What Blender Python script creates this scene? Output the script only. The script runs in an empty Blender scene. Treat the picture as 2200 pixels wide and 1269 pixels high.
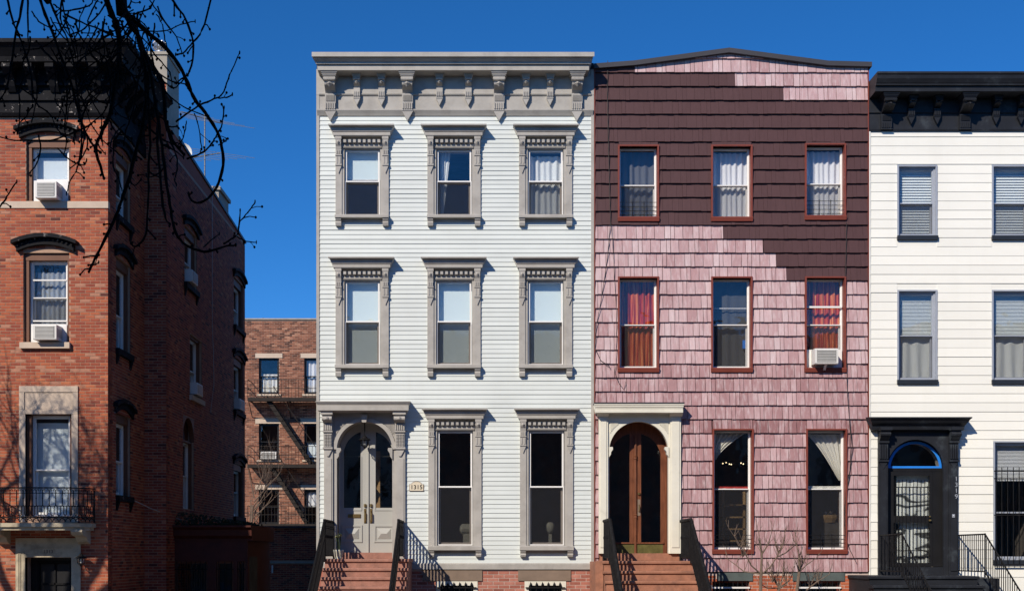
import bpy, math, random
from mathutils import Vector
random.seed(7)
R = random.Random(11)
SC = bpy.context.scene
COL = SC.collection
PI = math.pi

# ---------------------------------------------------------------- camera, sky, sun, exposure
FPX, D, CH, PX0, PY0 = 2600.0, 26.0, 1.7, 1050.0, 1190.0     # focal length in photo pixels, distance to the fronts, eye height
cam_d = bpy.data.cameras.new('camera'); cam = bpy.data.objects.new('camera', cam_d); COL.objects.link(cam)
cam.location = (0, -D, CH); cam.rotation_euler = (PI/2, 0, 0)
cam_d.sensor_width = 36; cam_d.lens = 36*FPX/2200
cam_d.shift_x = (1100-PX0)/2200; cam_d.shift_y = (PY0-634.5)/2200
cam_d.clip_start = 0.1; cam_d.clip_end = 5000
SC.camera = cam

SUN = Vector((0.70, 1.0, -0.86)).normalized()                 # the way the sunlight travels
ELEV = math.asin(-SUN.z)
world = bpy.data.worlds.new('World'); SC.world = world; world.use_nodes = True
wn = world.node_tree; wn.nodes.clear()
sky = wn.nodes.new('ShaderNodeTexSky'); sky.sky_type = 'NISHITA'; sky.sun_disc = False
sky.sun_elevation = ELEV; sky.sun_rotation = math.atan2(-SUN.x, -SUN.y)
sky.altitude = 3200; sky.air_density = 1.12; sky.dust_density = 0.0; sky.ozone_density = 10.0
bg = wn.nodes.new('ShaderNodeBackground'); bg.inputs[1].default_value = 0.135
hs = wn.nodes.new('ShaderNodeHueSaturation'); hs.inputs['Saturation'].default_value = 1.135
wo = wn.nodes.new('ShaderNodeOutputWorld')
wn.links.new(sky.outputs[0], hs.inputs['Color']); wn.links.new(hs.outputs[0], bg.inputs[0]); wn.links.new(bg.outputs[0], wo.inputs[0])
sl = bpy.data.lights.new('sun', 'SUN'); sl.energy = 5.0; sl.angle = math.radians(0.53); sl.color = (1.0, 0.895, 0.765)
so = bpy.data.objects.new('sun', sl); COL.objects.link(so); so.location = (-20, -40, 40)
so.rotation_euler = SUN.to_track_quat('-Z', 'Y').to_euler()
SC.view_settings.view_transform = 'Standard'; SC.view_settings.look = 'None'
SC.view_settings.exposure = 0.0; SC.view_settings.gamma = 1.0; SC.view_settings.use_curve_mapping = False

def X(px, y=0.0): return (px-PX0)/FPX*(D+y)
def Z(py, y=0.0): return CH+(PY0-py)/FPX*(D+y)
def YX(px, x): return x*FPX/(px-PX0)-D          # depth at which a wall plane x=const shows at px

# ---------------------------------------------------------------- materials
def N(nt, t, **kw):
    n = nt.nodes.new(t)
    for k, v in kw.items():
        if k in n.inputs: n.inputs[k].default_value = v
        else: setattr(n, k, v)
    return n
def mat(name, col, rough=0.6, var=0.12, scale=2.5, bump=0.0, bscale=60, metal=0.0, stretch=(1,1,1), spec=0.35, tone=None, grain=0.0, gstretch=(40,40,2), gcol=(0.8,0.7,0.7), gcut=(0.5,0.75), spots=None, orand=0.0):
    m = bpy.data.materials.new(name); m.use_nodes = True; nt = m.node_tree
    b = nt.nodes['Principled BSDF']; L = nt.links.new
    b.inputs['Roughness'].default_value = rough; b.inputs['Metallic'].default_value = metal
    b.inputs['Specular IOR Level'].default_value = spec
    g = N(nt, 'ShaderNodeNewGeometry')
    mp = N(nt, 'ShaderNodeMapping'); mp.inputs['Scale'].default_value = stretch; L(g.outputs['Position'], mp.inputs['Vector'])
    no = N(nt, 'ShaderNodeTexNoise', Scale=scale, Detail=6.0, Roughness=0.62); L(mp.outputs[0], no.inputs['Vector'])
    mr = N(nt, 'ShaderNodeMapRange'); mr.inputs[1].default_value = 0.3; mr.inputs[2].default_value = 0.7
    mr.inputs[3].default_value = 1-var; mr.inputs[4].default_value = 1+var; L(no.outputs[0], mr.inputs[0])
    if tone:
        at = N(nt, 'ShaderNodeAttribute'); at.attribute_name = 'tone'
        cr = N(nt, 'ShaderNodeValToRGB'); el = cr.color_ramp.elements
        while len(el) < len(tone): el.new(0.5)
        for i, (p, c) in enumerate(tone): el[i].position = p; el[i].color = (*c, 1)
        L(at.outputs['Fac'], cr.inputs[0]); src = cr.outputs[0]
    else:
        rgb = N(nt, 'ShaderNodeRGB'); rgb.outputs[0].default_value = (*col, 1); src = rgb.outputs[0]
    vm = N(nt, 'ShaderNodeVectorMath', operation='SCALE'); L(src, vm.inputs[0]); L(mr.outputs[0], vm.inputs['Scale']); src = vm.outputs[0]
    if grain:
        m2 = N(nt, 'ShaderNodeMapping'); m2.inputs['Scale'].default_value = gstretch; L(g.outputs['Position'], m2.inputs['Vector'])
        n2 = N(nt, 'ShaderNodeTexNoise', Scale=1.0, Detail=4.0, Roughness=0.6); L(m2.outputs[0], n2.inputs['Vector'])
        r2 = N(nt, 'ShaderNodeMapRange'); r2.inputs[1].default_value = gcut[0]; r2.inputs[2].default_value = gcut[1]
        r2.inputs[3].default_value = 0; r2.inputs[4].default_value = grain; L(n2.outputs[0], r2.inputs[0])
        mx = N(nt, 'ShaderNodeMix', data_type='RGBA'); L(r2.outputs[0], mx.inputs[0]); L(src, mx.inputs[6]); mx.inputs[7].default_value = (*gcol, 1); src = mx.outputs[2]
    if spots:
        scol, ssc, lo, hi = spots
        n3 = N(nt, 'ShaderNodeTexNoise', Scale=ssc, Detail=5.0, Roughness=0.7); L(g.outputs['Position'], n3.inputs['Vector'])
        r3 = N(nt, 'ShaderNodeMapRange'); r3.inputs[1].default_value = lo; r3.inputs[2].default_value = hi; L(n3.outputs[0], r3.inputs[0])
        mx = N(nt, 'ShaderNodeMix', data_type='RGBA'); L(r3.outputs[0], mx.inputs[0]); L(src, mx.inputs[6]); mx.inputs[7].default_value = (*scol, 1); src = mx.outputs[2]
    if orand:
        oi = N(nt, 'ShaderNodeObjectInfo'); r5 = N(nt, 'ShaderNodeMapRange'); r5.inputs[3].default_value = 1-orand; r5.inputs[4].default_value = 1+orand*.5; L(oi.outputs['Random'], r5.inputs[0])
        v5 = N(nt, 'ShaderNodeVectorMath', operation='SCALE'); L(src, v5.inputs[0]); L(r5.outputs[0], v5.inputs['Scale']); src = v5.outputs[0]
    L(src, b.inputs['Base Color'])
    if bump:
        n4 = N(nt, 'ShaderNodeTexNoise', Scale=bscale, Detail=4.0); L(mp.outputs[0], n4.inputs['Vector'])
        bp = N(nt, 'ShaderNodeBump', Strength=bump, Distance=0.01); L(n4.outputs[0], bp.inputs['Height']); L(bp.outputs[0], b.inputs['Normal'])
    return m
def glass_mat(name, tint=(0.95,0.97,0.97), mul=2.6, wav=0.02, wsc=2.0):
    m = bpy.data.materials.new(name); m.use_nodes = True; nt = m.node_tree; nt.nodes.clear(); L = nt.links.new
    o = N(nt, 'ShaderNodeOutputMaterial'); t = N(nt, 'ShaderNodeBsdfTransparent'); t.inputs[0].default_value = (*tint, 1)
    gl = N(nt, 'ShaderNodeBsdfGlossy', Roughness=0.0); gl.inputs[0].default_value = (1,1,1,1)
    ge = N(nt, 'ShaderNodeNewGeometry'); dt = N(nt, 'ShaderNodeVectorMath', operation='DOT_PRODUCT'); L(ge.outputs['Normal'], dt.inputs[0]); L(ge.outputs['Incoming'], dt.inputs[1])
    ab = N(nt, 'ShaderNodeMath', operation='ABSOLUTE'); L(dt.outputs['Value'], ab.inputs[0]); su = N(nt, 'ShaderNodeMath', operation='SUBTRACT'); su.inputs[0].default_value = 1.0; L(ab.outputs[0], su.inputs[1])
    pw_ = N(nt, 'ShaderNodeMath', operation='POWER'); L(su.outputs[0], pw_.inputs[0]); pw_.inputs[1].default_value = 5.0
    mu = N(nt, 'ShaderNodeMath', operation='ADD', use_clamp=True); L(pw_.outputs[0], mu.inputs[0]); mu.inputs[1].default_value = 0.025*mul
    g = N(nt, 'ShaderNodeNewGeometry'); no = N(nt, 'ShaderNodeTexNoise', Scale=wsc, Detail=2.0); L(g.outputs['Position'], no.inputs['Vector'])
    bp = N(nt, 'ShaderNodeBump', Strength=wav*10, Distance=0.02); L(no.outputs[0], bp.inputs['Height']); L(bp.outputs[0], gl.inputs['Normal'])
    mx = N(nt, 'ShaderNodeMixShader'); L(mu.outputs[0], mx.inputs[0]); L(t.outputs[0], mx.inputs[1]); L(gl.outputs[0], mx.inputs[2]); L(mx.outputs[0], o.inputs[0])
    return m
def screen_mat(name, col, cover):
    m = bpy.data.materials.new(name); m.use_nodes = True; nt = m.node_tree; nt.nodes.clear(); L = nt.links.new
    o = N(nt, 'ShaderNodeOutputMaterial'); t = N(nt, 'ShaderNodeBsdfTransparent'); d = N(nt, 'ShaderNodeBsdfDiffuse'); d.inputs[0].default_value = (*col, 1)
    mx = N(nt, 'ShaderNodeMixShader'); mx.inputs[0].default_value = cover; L(t.outputs[0], mx.inputs[1]); L(d.outputs[0], mx.inputs[2]); L(mx.outputs[0], o.inputs[0])
    return m
def cloth_mat(name, col, trans=0.35, stripes=None):
    m = bpy.data.materials.new(name); m.use_nodes = True; nt = m.node_tree; nt.nodes.clear(); L = nt.links.new
    o = N(nt, 'ShaderNodeOutputMaterial'); t = N(nt, 'ShaderNodeBsdfTranslucent'); d = N(nt, 'ShaderNodeBsdfDiffuse')
    mx = N(nt, 'ShaderNodeMixShader'); mx.inputs[0].default_value = trans; L(d.outputs[0], mx.inputs[1]); L(t.outputs[0], mx.inputs[2]); L(mx.outputs[0], o.inputs[0])
    if stripes:
        g = N(nt, 'ShaderNodeNewGeometry'); mp = N(nt, 'ShaderNodeMapping'); mp.inputs['Scale'].default_value = stripes[1]; L(g.outputs['Position'], mp.inputs['Vector'])
        no = N(nt, 'ShaderNodeTexNoise', Scale=1.0, Detail=3.0, Distortion=0.6); L(mp.outputs[0], no.inputs['Vector'])
        cr = N(nt, 'ShaderNodeValToRGB'); el = cr.color_ramp.elements
        while len(el) < len(stripes[0]): el.new(0.5)
        for i, (p, c) in enumerate(stripes[0]): el[i].position = p; el[i].color = (*c, 1)
        L(no.outputs[0], cr.inputs[0]); L(cr.outputs[0], d.inputs[0]); L(cr.outputs[0], t.inputs[0])
    else:
        d.inputs[0].default_value = (*col, 1); t.inputs[0].default_value = (*col, 1)
    return m

BRICK_T = [(0.0,(0.10,0.026,0.018)), (0.25,(0.26,0.056,0.032)), (0.6,(0.375,0.090,0.040)), (0.85,(0.47,0.145,0.062)), (1.0,(0.42,0.19,0.12))]
BROWN_T = [(0.0,(0.08,0.03,0.020)), (0.4,(0.20,0.075,0.044)), (0.75,(0.31,0.125,0.072)), (1.0,(0.42,0.21,0.13))]
ORANGE_T = [(0.0,(0.28,0.07,0.035)), (0.5,(0.42,0.105,0.045)), (1.0,(0.52,0.17,0.08))]
ROSE_T = [(0.0,(0.22,0.07,0.05)), (0.5,(0.36,0.13,0.09)), (1.0,(0.48,0.22,0.17))]
MT = dict(
 siding=mat('siding', (0.62,0.662,0.635), 0.5, 0.045, 0.9, 0.05, 30, stretch=(1,1,1.6), grain=0.16, gstretch=(5,5,0.5), gcol=(0.50,0.51,0.48), gcut=(0.5,0.8), orand=0.05),
 trim=mat('trim', (0.39,0.372,0.338), 0.55, 0.10, 3.0, 0.06, 50, spots=((0.27,0.252,0.225),1.7,0.5,0.8), orand=0.05),
 doorgrey=mat('doorgrey', (0.40,0.40,0.37), 0.4, 0.03, 2.0),
 white=mat('white', (0.78,0.77,0.74), 0.4, 0.03, 3.0),
 cream=mat('cream', (0.70,0.675,0.57), 0.5, 0.06, 3.0, 0.05, 40, spots=((0.52,0.49,0.41),3.5,0.6,0.85)),
 sash=mat('sash', (0.50,0.44,0.38), 0.5, 0.05, 3.0),
 pink=mat('pink', None, 0.62, 0.10, 4.0, 0.25, 30, stretch=(6,6,1), tone=[(0.0,(0.25,0.12,0.122)),(0.3,(0.385,0.225,0.23)),(0.6,(0.52,0.36,0.365)),(1.0,(0.68,0.58,0.58))], spec=0.2, grain=0.48, gstretch=(18,18,3.2), gcol=(0.70,0.61,0.61), gcut=(0.47,0.75), orand=0.05),
 maroon=mat('maroon', None, 0.55, 0.07, 4.0, 0.22, 30, stretch=(6,6,1), tone=[(0.0,(0.070,0.036,0.037)),(1.0,(0.100,0.053,0.055))], spec=0.15),
 redtrim=mat('redtrim', (0.20,0.046,0.030), 0.5, 0.12, 3.0, 0.05, 40),
 offwhite=mat('offwhite', (0.835,0.83,0.755), 0.5, 0.03, 0.8, 0.03, 25, stretch=(1,1,1.6), grain=0.12, gstretch=(4,4,0.45), gcol=(0.62,0.60,0.52), gcut=(0.5,0.8), orand=0.04),
 black=mat('black', (0.014,0.016,0.021), 0.55, 0.35, 2.2, 0.12, 40, spots=((0.06,0.075,0.085),2.2,0.56,0.8)),
 blackdoor=mat('blackdoor', (0.012,0.012,0.013), 0.4, 0.2, 3.0),
 peel=mat('peel', (0.011,0.011,0.013), 0.75, 0.35, 3.0, 0.2, 40, spec=0.12, spots=((0.34,0.31,0.28),8.0,0.63,0.68)),
 brick=mat('brick', None, 0.8, 0.16, 9.0, 0.35, 70, tone=BRICK_T, grain=0.25, gstretch=(1.1,1.1,0.9), gcol=(0.24,0.06,0.035), gcut=(0.5,0.8)),
 brownbrick=mat('brownbrick', None, 0.85, 0.2, 5.0, 0.3, 60, tone=BROWN_T, spots=((0.20,0.05,0.03),0.9,0.62,0.8)),
 orangebrick=mat('orangebrick', None, 0.8, 0.14, 9.0, 0.3, 60, tone=ORANGE_T),
 rosebrick=mat('rosebrick', None, 0.8, 0.16, 9.0, 0.3, 60, tone=ROSE_T),
 mortar=mat('mortar', (0.42,0.275,0.19), 0.9, 0.15, 6.0, 0.3, 60),
 mortar2=mat('mortar2', (0.36,0.27,0.21), 0.9, 0.15, 5.0, 0.3, 60),
 mortar3=mat('mortar3', (0.52,0.42,0.36), 0.9, 0.12, 6.0, 0.3, 60),
 jamb=mat('jamb', (0.15,0.065,0.036), 0.6, 0.1, 4.0),
 limestone=mat('limestone', (0.56,0.45,0.35), 0.8, 0.1, 3.0, 0.25, 50, spots=((0.42,0.33,0.25),1.5,0.55,0.8)),
 yellowstone=mat('yellowstone', (0.48,0.41,0.29), 0.8, 0.12, 3.0, 0.25, 50, spots=((0.17,0.14,0.10),2.2,0.48,0.75)),
 brownstone=mat('brownstone', (0.33,0.148,0.090), 0.75, 0.22, 5.0, 0.4, 30, spots=((0.17,0.085,0.06),3.2,0.5,0.78)),
 rosestone=mat('rosestone', (0.335,0.160,0.116), 0.75, 0.20, 5.0, 0.4, 30, spots=((0.19,0.10,0.075),3.2,0.5,0.78)),
 lintel=mat('lintel', (0.21,0.155,0.115), 0.8, 0.15, 4.0, 0.2, 50),
 slate=mat('slate', (0.085,0.105,0.10), 0.7, 0.2, 4.0, 0.2, 50),
 iron=mat('iron', (0.009,0.009,0.010), 0.7, 0.4, 14.0, 0.3, 60, spec=0.15, spots=((0.045,0.04,0.036),14.0,0.58,0.78)),
 brass=mat('brass', (0.42,0.29,0.12), 0.32, 0.1, 6.0, metal=0.9),
 wood=mat('wood', (0.17,0.062,0.030), 0.38, 0.3, 2.5, 0.1, 40, stretch=(14,14,1), spots=((0.09,0.03,0.015),2.5,0.5,0.8)),
 olive=mat('olive', (0.10,0.092,0.03), 0.4, 0.4, 6.0, spots=((0.30,0.26,0.10),5.0,0.58,0.8)),
 bark=mat('bark', (0.012,0.010,0.009), 0.85, 0.3, 20, 0.5, 90, spec=0.1),
 greybark=mat('greybark', (0.16,0.115,0.085), 0.85, 0.25, 20, 0.4, 90),
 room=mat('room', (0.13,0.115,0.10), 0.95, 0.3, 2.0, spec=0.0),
 concrete=mat('concrete', (0.34,0.31,0.26), 0.85, 0.14, 3.0, 0.25, 50, spots=((0.22,0.19,0.15),1.8,0.55,0.8)),
 tin=mat('tin', (0.62,0.62,0.62), 0.3, 0.1, 5.0, metal=0.8),
 coping=mat('coping', (0.050,0.048,0.053), 0.5, 0.12, 2.0),
 tar=mat('tar', (0.05,0.05,0.05), 0.9, 0.2, 2.0),
 asphalt=mat('asphalt', (0.05,0.05,0.052), 0.9, 0.2, 3.0, 0.3, 80),
 pave=mat('pave', (0.13,0.125,0.12), 0.85, 0.15, 2.0, 0.2, 60),
 soil=mat('soil', (0.06,0.045,0.03), 0.95, 0.3, 4.0, 0.3, 60),
 alum=mat('alum', (0.37,0.40,0.45), 0.4, 0.06, 3.0, metal=0.15),
 navy=mat('navy', (0.02,0.025,0.034), 0.45, 0.15, 3.0),
 tape=mat('tape', (0.02,0.22,0.75), 0.5, 0.08, 5.0),
 acplastic=mat('acplastic', (0.68,0.67,0.63), 0.45, 0.05, 4.0),
 acgrille=mat('acgrille', (0.20,0.20,0.19), 0.5, 0.2, 6.0),
 redpaint=mat('redpaint', (0.075,0.018,0.011), 0.6, 0.25, 3.0, 0.1, 40),
 ivy=mat('ivy', (0.025,0.032,0.014), 0.8, 0.4, 8.0),
 flower=mat('flower', (0.30,0.32,0.14), 0.7, 0.3, 20),
 leaf=mat('leaf', (0.04,0.06,0.03), 0.7, 0.3, 20),
 pot=mat('pot', (0.50,0.48,0.38), 0.6, 0.1, 8),
 plaque=mat('plaque', (0.68,0.60,0.45), 0.5, 0.05, 6),
 ink=mat('ink', (0.012,0.012,0.012), 0.5, 0.05, 6),
 carve=mat('carve', (0.07,0.055,0.04), 0.8, 0.05, 6),
 bulb=mat('bulb', (0.7,0.7,0.66), 0.2, 0.05, 6),
 upholstery=mat('upholstery', (0.34,0.33,0.26), 0.8, 0.1, 6),
 farbrick=mat('farbrick', (0.24,0.12,0.085), 0.9, 0.25, 3.0),
 farstone=mat('farstone', (0.36,0.32,0.27), 0.9, 0.2, 3.0),
 paint_white=mat('paint_white', (0.75,0.74,0.7), 0.7, 0.2, 6.0),
 cable=mat('cable', (0.02,0.018,0.018), 0.6, 0.2, 6),
 whitecable=mat('whitecable', (0.45,0.42,0.4), 0.6, 0.1, 6),
 rust=mat('rust', (0.020,0.015,0.012), 0.8, 0.3, 6, 0.2, 60),
 shelf=mat('shelf', (0.40,0.25,0.11), 0.6, 0.15, 6),
 redcloth=mat('redcloth', (0.45,0.04,0.03), 0.8, 0.1, 6),
)
GL = glass_mat('glass'); GLOLD = glass_mat('glass_old', (0.95,0.96,0.97), 2.0, 0.025, 2.0); GLDARK = glass_mat('glass_dark', (0.93,0.94,0.95), 3.4, 0.04)
GLLAMP = glass_mat('glass_lamp', (0.9,0.9,0.88), 2.5, 0.0)
SCREEN = screen_mat('screen', (0.036,0.037,0.042), 0.24); SCREEN_LITE = screen_mat('screen_lite', (0.08,0.08,0.085), 0.16)
SHADE = cloth_mat('shade', (0.82,0.90,0.91), 0.1); SHEER = cloth_mat('sheer', (0.86,0.86,0.86), 0.15); DRAPE = cloth_mat('drape', (0.85,0.82,0.72), 0.15)
REDDRAPE = cloth_mat('reddrape', None, 0.1, ([(0.30,(0.14,0.014,0.014)),(0.45,(0.40,0.04,0.025)),(0.56,(0.58,0.12,0.04)),(0.70,(0.80,0.36,0.14))], (34,3,1.3)))
BLIND = mat('blind', (0.80,0.82,0.82), 0.5, 0.03, 3.0)
BANDED_REFLECTION = cloth_mat('banded_reflection', None, 0.1, ([(0.44,(0.78,0.78,0.74)),(0.50,(0.74,0.74,0.70)),(0.53,(0.10,0.10,0.10)),(0.60,(0.06,0.06,0.06)),(0.64,(0.7,0.7,0.66))], (1.2,1,3.4)))  # pale and dark bands painted as a warped reflection of the street

# ---------------------------------------------------------------- object helpers
WL = {}
def wloc(o): return WL.get(o.name, Vector((0,0,0))) if o else Vector((0,0,0))
def thing(name, label, cat, loc=(0,0,0), group=None):
    o = bpy.data.objects.new(name, None); COL.objects.link(o); o.location = loc; o.empty_display_size = 0.2
    WL[o.name] = Vector(loc); return tag(o, label, cat, group)
def tag(o, label=None, cat=None, group=None, kind=None):
    if label: o['label'] = label
    if cat: o['category'] = cat
    if group: o['group'] = group
    if kind: o['kind'] = kind
    return o
def place(o, me_loc, parent):
    if parent is not None:
        o.parent = parent; o.location = Vector(me_loc)-wloc(parent)
    else: o.location = me_loc
    WL[o.name] = Vector(me_loc)
class M:
    def __init__(s, T=None): s.v=[]; s.f=[]; s.t=[]; s.T=T
    def add(s, vs, fs, tone=0.5):
        b = len(s.v); s.v += [s.T(*p) for p in vs] if s.T else [tuple(p) for p in vs]
        s.f += [tuple(i+b for i in f) for f in fs]; s.t += [tone]*len(fs); return s
    def box(s, x0, x1, y0, y1, z0, z1, tone=0.5):
        return s.add([(x0,y0,z0),(x1,y0,z0),(x1,y1,z0),(x0,y1,z0),(x0,y0,z1),(x1,y0,z1),(x1,y1,z1),(x0,y1,z1)],
            [(0,3,2,1),(4,5,6,7),(0,1,5,4),(1,2,6,5),(2,3,7,6),(3,0,4,7)], tone)
    def prism_x(s, prof, x0, x1, tone=0.5):                    # prof: (y, z[, inset]) closed, run along x
        n = len(prof); a = [(x0+(p[2] if len(p)>2 else 0), p[0], p[1]) for p in prof]; b = [(x1-(p[2] if len(p)>2 else 0), p[0], p[1]) for p in prof]
        return s.add(a+b, [(i,(i+1)%n,n+(i+1)%n,n+i) for i in range(n)]+[tuple(range(n-1,-1,-1)), tuple(range(n,2*n))], tone)
    def prism_y(s, poly, y0, y1, tone=0.5):                    # poly: (x, z)
        n = len(poly)
        return s.add([(x,y0,z) for x,z in poly]+[(x,y1,z) for x,z in poly], [(i,(i+1)%n,n+(i+1)%n,n+i) for i in range(n)]+[tuple(range(n-1,-1,-1)), tuple(range(n,2*n))], tone)
    def prism_z(s, poly, z0, z1, tone=0.5):
        n = len(poly)
        return s.add([(x,y,z0) for x,y in poly]+[(x,y,z1) for x,y in poly], [(i,(i+1)%n,n+(i+1)%n,n+i) for i in range(n)]+[tuple(range(n-1,-1,-1)), tuple(range(n,2*n))], tone)
    def band(s, xs, zl, zh, y0, y1, tone=0.5):                 # solid between two curves over xs
        n = len(xs); vs = []; fs = []
        for x, a, b in zip(xs, zl, zh): vs += [(x,y0,a),(x,y0,b),(x,y1,b),(x,y1,a)]
        for i in range(n-1):
            k = 4*i; fs += [(k,k+4,k+5,k+1),(k+1,k+5,k+6,k+2),(k+2,k+6,k+7,k+3),(k+3,k+7,k+4,k)]
        k = 4*(n-1); fs += [(0,1,2,3),(k,k+3,k+2,k+1)]
        return s.add(vs, fs, tone)
    def tube(s, pts, r, n=6, tone=0.5):
        pts = [Vector(p) for p in pts]; k = len(pts); rs = r if isinstance(r, (list,tuple)) else [r]*k; vs = []; fs = []
        for i, p in enumerate(pts):
            t = (pts[min(i+1,k-1)]-pts[max(i-1,0)]).normalized()
            up = Vector((0,0,1)) if abs(t.z) < 0.9 else Vector((0,1,0))
            u = t.cross(up).normalized(); w = t.cross(u).normalized()
            for j in range(n):
                a = 2*PI*j/n; vs.append(tuple(p+(u*math.cos(a)+w*math.sin(a))*rs[i]))
        for i in range(k-1):
            for j in range(n): fs.append((i*n+j, i*n+(j+1)%n, (i+1)*n+(j+1)%n, (i+1)*n+j))
        fs += [tuple(range(n)), tuple(range((k-1)*n, k*n))]
        return s.add(vs, fs, tone)
    def lathe(s, c, prof, n=12, tone=0.5):                     # prof: (r, z)
        vs = []; fs = []
        for r, z in prof:
            for j in range(n): a = 2*PI*j/n; vs.append((c[0]+r*math.cos(a), c[1]+r*math.sin(a), c[2]+z))
        for i in range(len(prof)-1):
            for j in range(n): fs.append((i*n+j, i*n+(j+1)%n, (i+1)*n+(j+1)%n, (i+1)*n+j))
        return s.add(vs, fs+[tuple(range(n)), tuple(range((len(prof)-1)*n, len(prof)*n))], tone)
    def ring(s, c, R_, r, plane='xz', n=12, m=5, arc=(0,2*PI)):
        pts = []
        for i in range(n+1):
            a = arc[0]+(arc[1]-arc[0])*i/n; u, w = R_*math.cos(a), R_*math.sin(a)
            pts.append((c[0]+u, c[1], c[2]+w) if plane == 'xz' else ((c[0], c[1]+u, c[2]+w) if plane == 'yz' else (c[0]+u, c[1]+w, c[2])))
        return s.tube(pts, r, m)
    def mesh(s, name, m, origin=None):
        lo = [min(p[i] for p in s.v) for i in range(3)]; hi = [max(p[i] for p in s.v) for i in range(3)]
        c = Vector(origin) if origin else Vector(((lo[0]+hi[0])/2, (lo[1]+hi[1])/2, lo[2]))
        me = bpy.data.meshes.new(name); me.from_pydata([tuple(Vector(p)-c) for p in s.v], [], s.f)
        a = me.attributes.new('tone', 'FLOAT', 'FACE'); a.data.foreach_set('value', s.t)
        me.materials.append(MT[m] if isinstance(m, str) else m); return me, c
    def build(s, name, m, parent=None, smooth=False):
        me, c = s.mesh(name, m)
        if smooth: me.polygons.foreach_set('use_smooth', [True]*len(me.polygons))
        me.update(); o = bpy.data.objects.new(name, me); COL.objects.link(o); place(o, c, parent); return o
def put(name, me, c, parent=None, scale=None):
    o = bpy.data.objects.new(name, me); COL.objects.link(o); place(o, c, parent)
    if scale: o.scale = scale
    return o
def text(name, body, size, m, parent, x, y, z, depth=0.008, spacing=1.0, bold=0.0):
    cu = bpy.data.curves.new(name, 'FONT'); cu.body = body; cu.size = size; cu.extrude = depth/2; cu.align_x = 'CENTER'; cu.align_y = 'CENTER'; cu.space_character = spacing; cu.offset = bold
    t = bpy.data.objects.new('tmp', cu); COL.objects.link(t); bpy.context.view_layer.update()
    me = bpy.data.meshes.new_from_object(t); bpy.data.objects.remove(t)
    for v in me.vertices: v.co = Vector((v.co.x, -v.co.z, v.co.y))
    me.materials.clear(); me.materials.append(MT[m]); return put(name, me, (x, y, z), parent)
def arcx(cx, r, n=20, a0=PI, a1=0): return [cx+r*math.cos(a0+(a1-a0)*i/n) for i in range(n+1)]
def circ(xs, cx, zs, r): return [zs+math.sqrt(max(r*r-(x-cx)**2, 0)) for x in xs]
def rects(x0, x1, z0, z1, holes):                              # rectangle minus rectangular holes
    zz = sorted({z0, z1, *[min(max(h[i], z0), z1) for h in holes for i in (2,3)]}); out = []
    for a, b in zip(zz, zz[1:]):
        if b-a < 1e-5: continue
        c = (a+b)/2; cur = x0
        for h in sorted(h for h in holes if h[2] < c < h[3]):
            if h[0] > cur+1e-5: out.append((cur, min(h[0], x1), a, b))
            cur = max(cur, h[1])
        if cur < x1-1e-5: out.append((cur, x1, a, b))
    return out
def spans(x0, x1, za, zb, holes):
    cur = x0; out = []
    for h in sorted(h for h in holes if h[2] < zb-0.02 and h[3] > za+0.02):
        if h[0] > cur+0.01: out.append((cur, min(h[0], x1)))
        cur = max(cur, h[1])
    if cur < x1-0.01: out.append((cur, x1))
    return out
def wall_mesh(T, x0, x1, z0, z1, holes, th=0.3, y=0.0):
    m = M(T)
    for a, b, c, d in rects(x0, x1, z0, z1, holes): m.box(a, b, y, y+th, c, d)
    return m

# ---------------------------------------------------------------- the ground
def struct(name, m, matn):
    return tag(m.build(name, matn), kind='structure')
struct('ground', M().box(-900, 900, -900, 1500, -0.6, -0.02), 'soil')
struct('road', M().box(-300, 300, -21.5, -8.2, -0.3, -0.12), 'asphalt')
slab = M().box(-300, 300, -8.2, 0.4, -0.3, 0.0); pavement = struct('pavement', slab, 'pave')
struct('far_pavement', M().box(-300, 300, -30, -21.5, -0.3, 0.0), 'pave')
struct('back_yard', M().box(-40, 30, 12.4, 30, -0.3, 0.01), 'soil')

# ---------------------------------------------------------------- shared window pieces
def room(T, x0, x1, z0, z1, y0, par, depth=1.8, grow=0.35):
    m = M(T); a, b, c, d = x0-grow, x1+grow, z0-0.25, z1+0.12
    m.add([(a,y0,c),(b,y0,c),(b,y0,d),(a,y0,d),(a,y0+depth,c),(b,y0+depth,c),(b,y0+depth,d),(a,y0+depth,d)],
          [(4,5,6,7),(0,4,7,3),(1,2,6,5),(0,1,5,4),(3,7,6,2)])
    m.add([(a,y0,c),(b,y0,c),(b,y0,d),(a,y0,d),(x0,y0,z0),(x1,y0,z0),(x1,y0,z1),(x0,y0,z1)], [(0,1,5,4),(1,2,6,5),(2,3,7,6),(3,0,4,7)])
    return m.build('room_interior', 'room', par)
def frame(m, x0, x1, z0, z1, w, y0, y1, wb=None, wt=None):
    wb = w if wb is None else wb; wt = w if wt is None else wt
    m.box(x0, x0+w, y0, y1, z0, z1); m.box(x1-w, x1, y0, y1, z0, z1)
    m.box(x0+w, x1-w, y0+0.002, y1, z0, z0+wb); m.box(x0+w, x1-w, y0+0.002, y1, z1-wt, z1); return m
def pane(T, x0, x1, z0, z1, y, par, g=GL): return M(T).box(x0, x1, y, y+0.006, z0, z1).build('pane', g, par)
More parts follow.
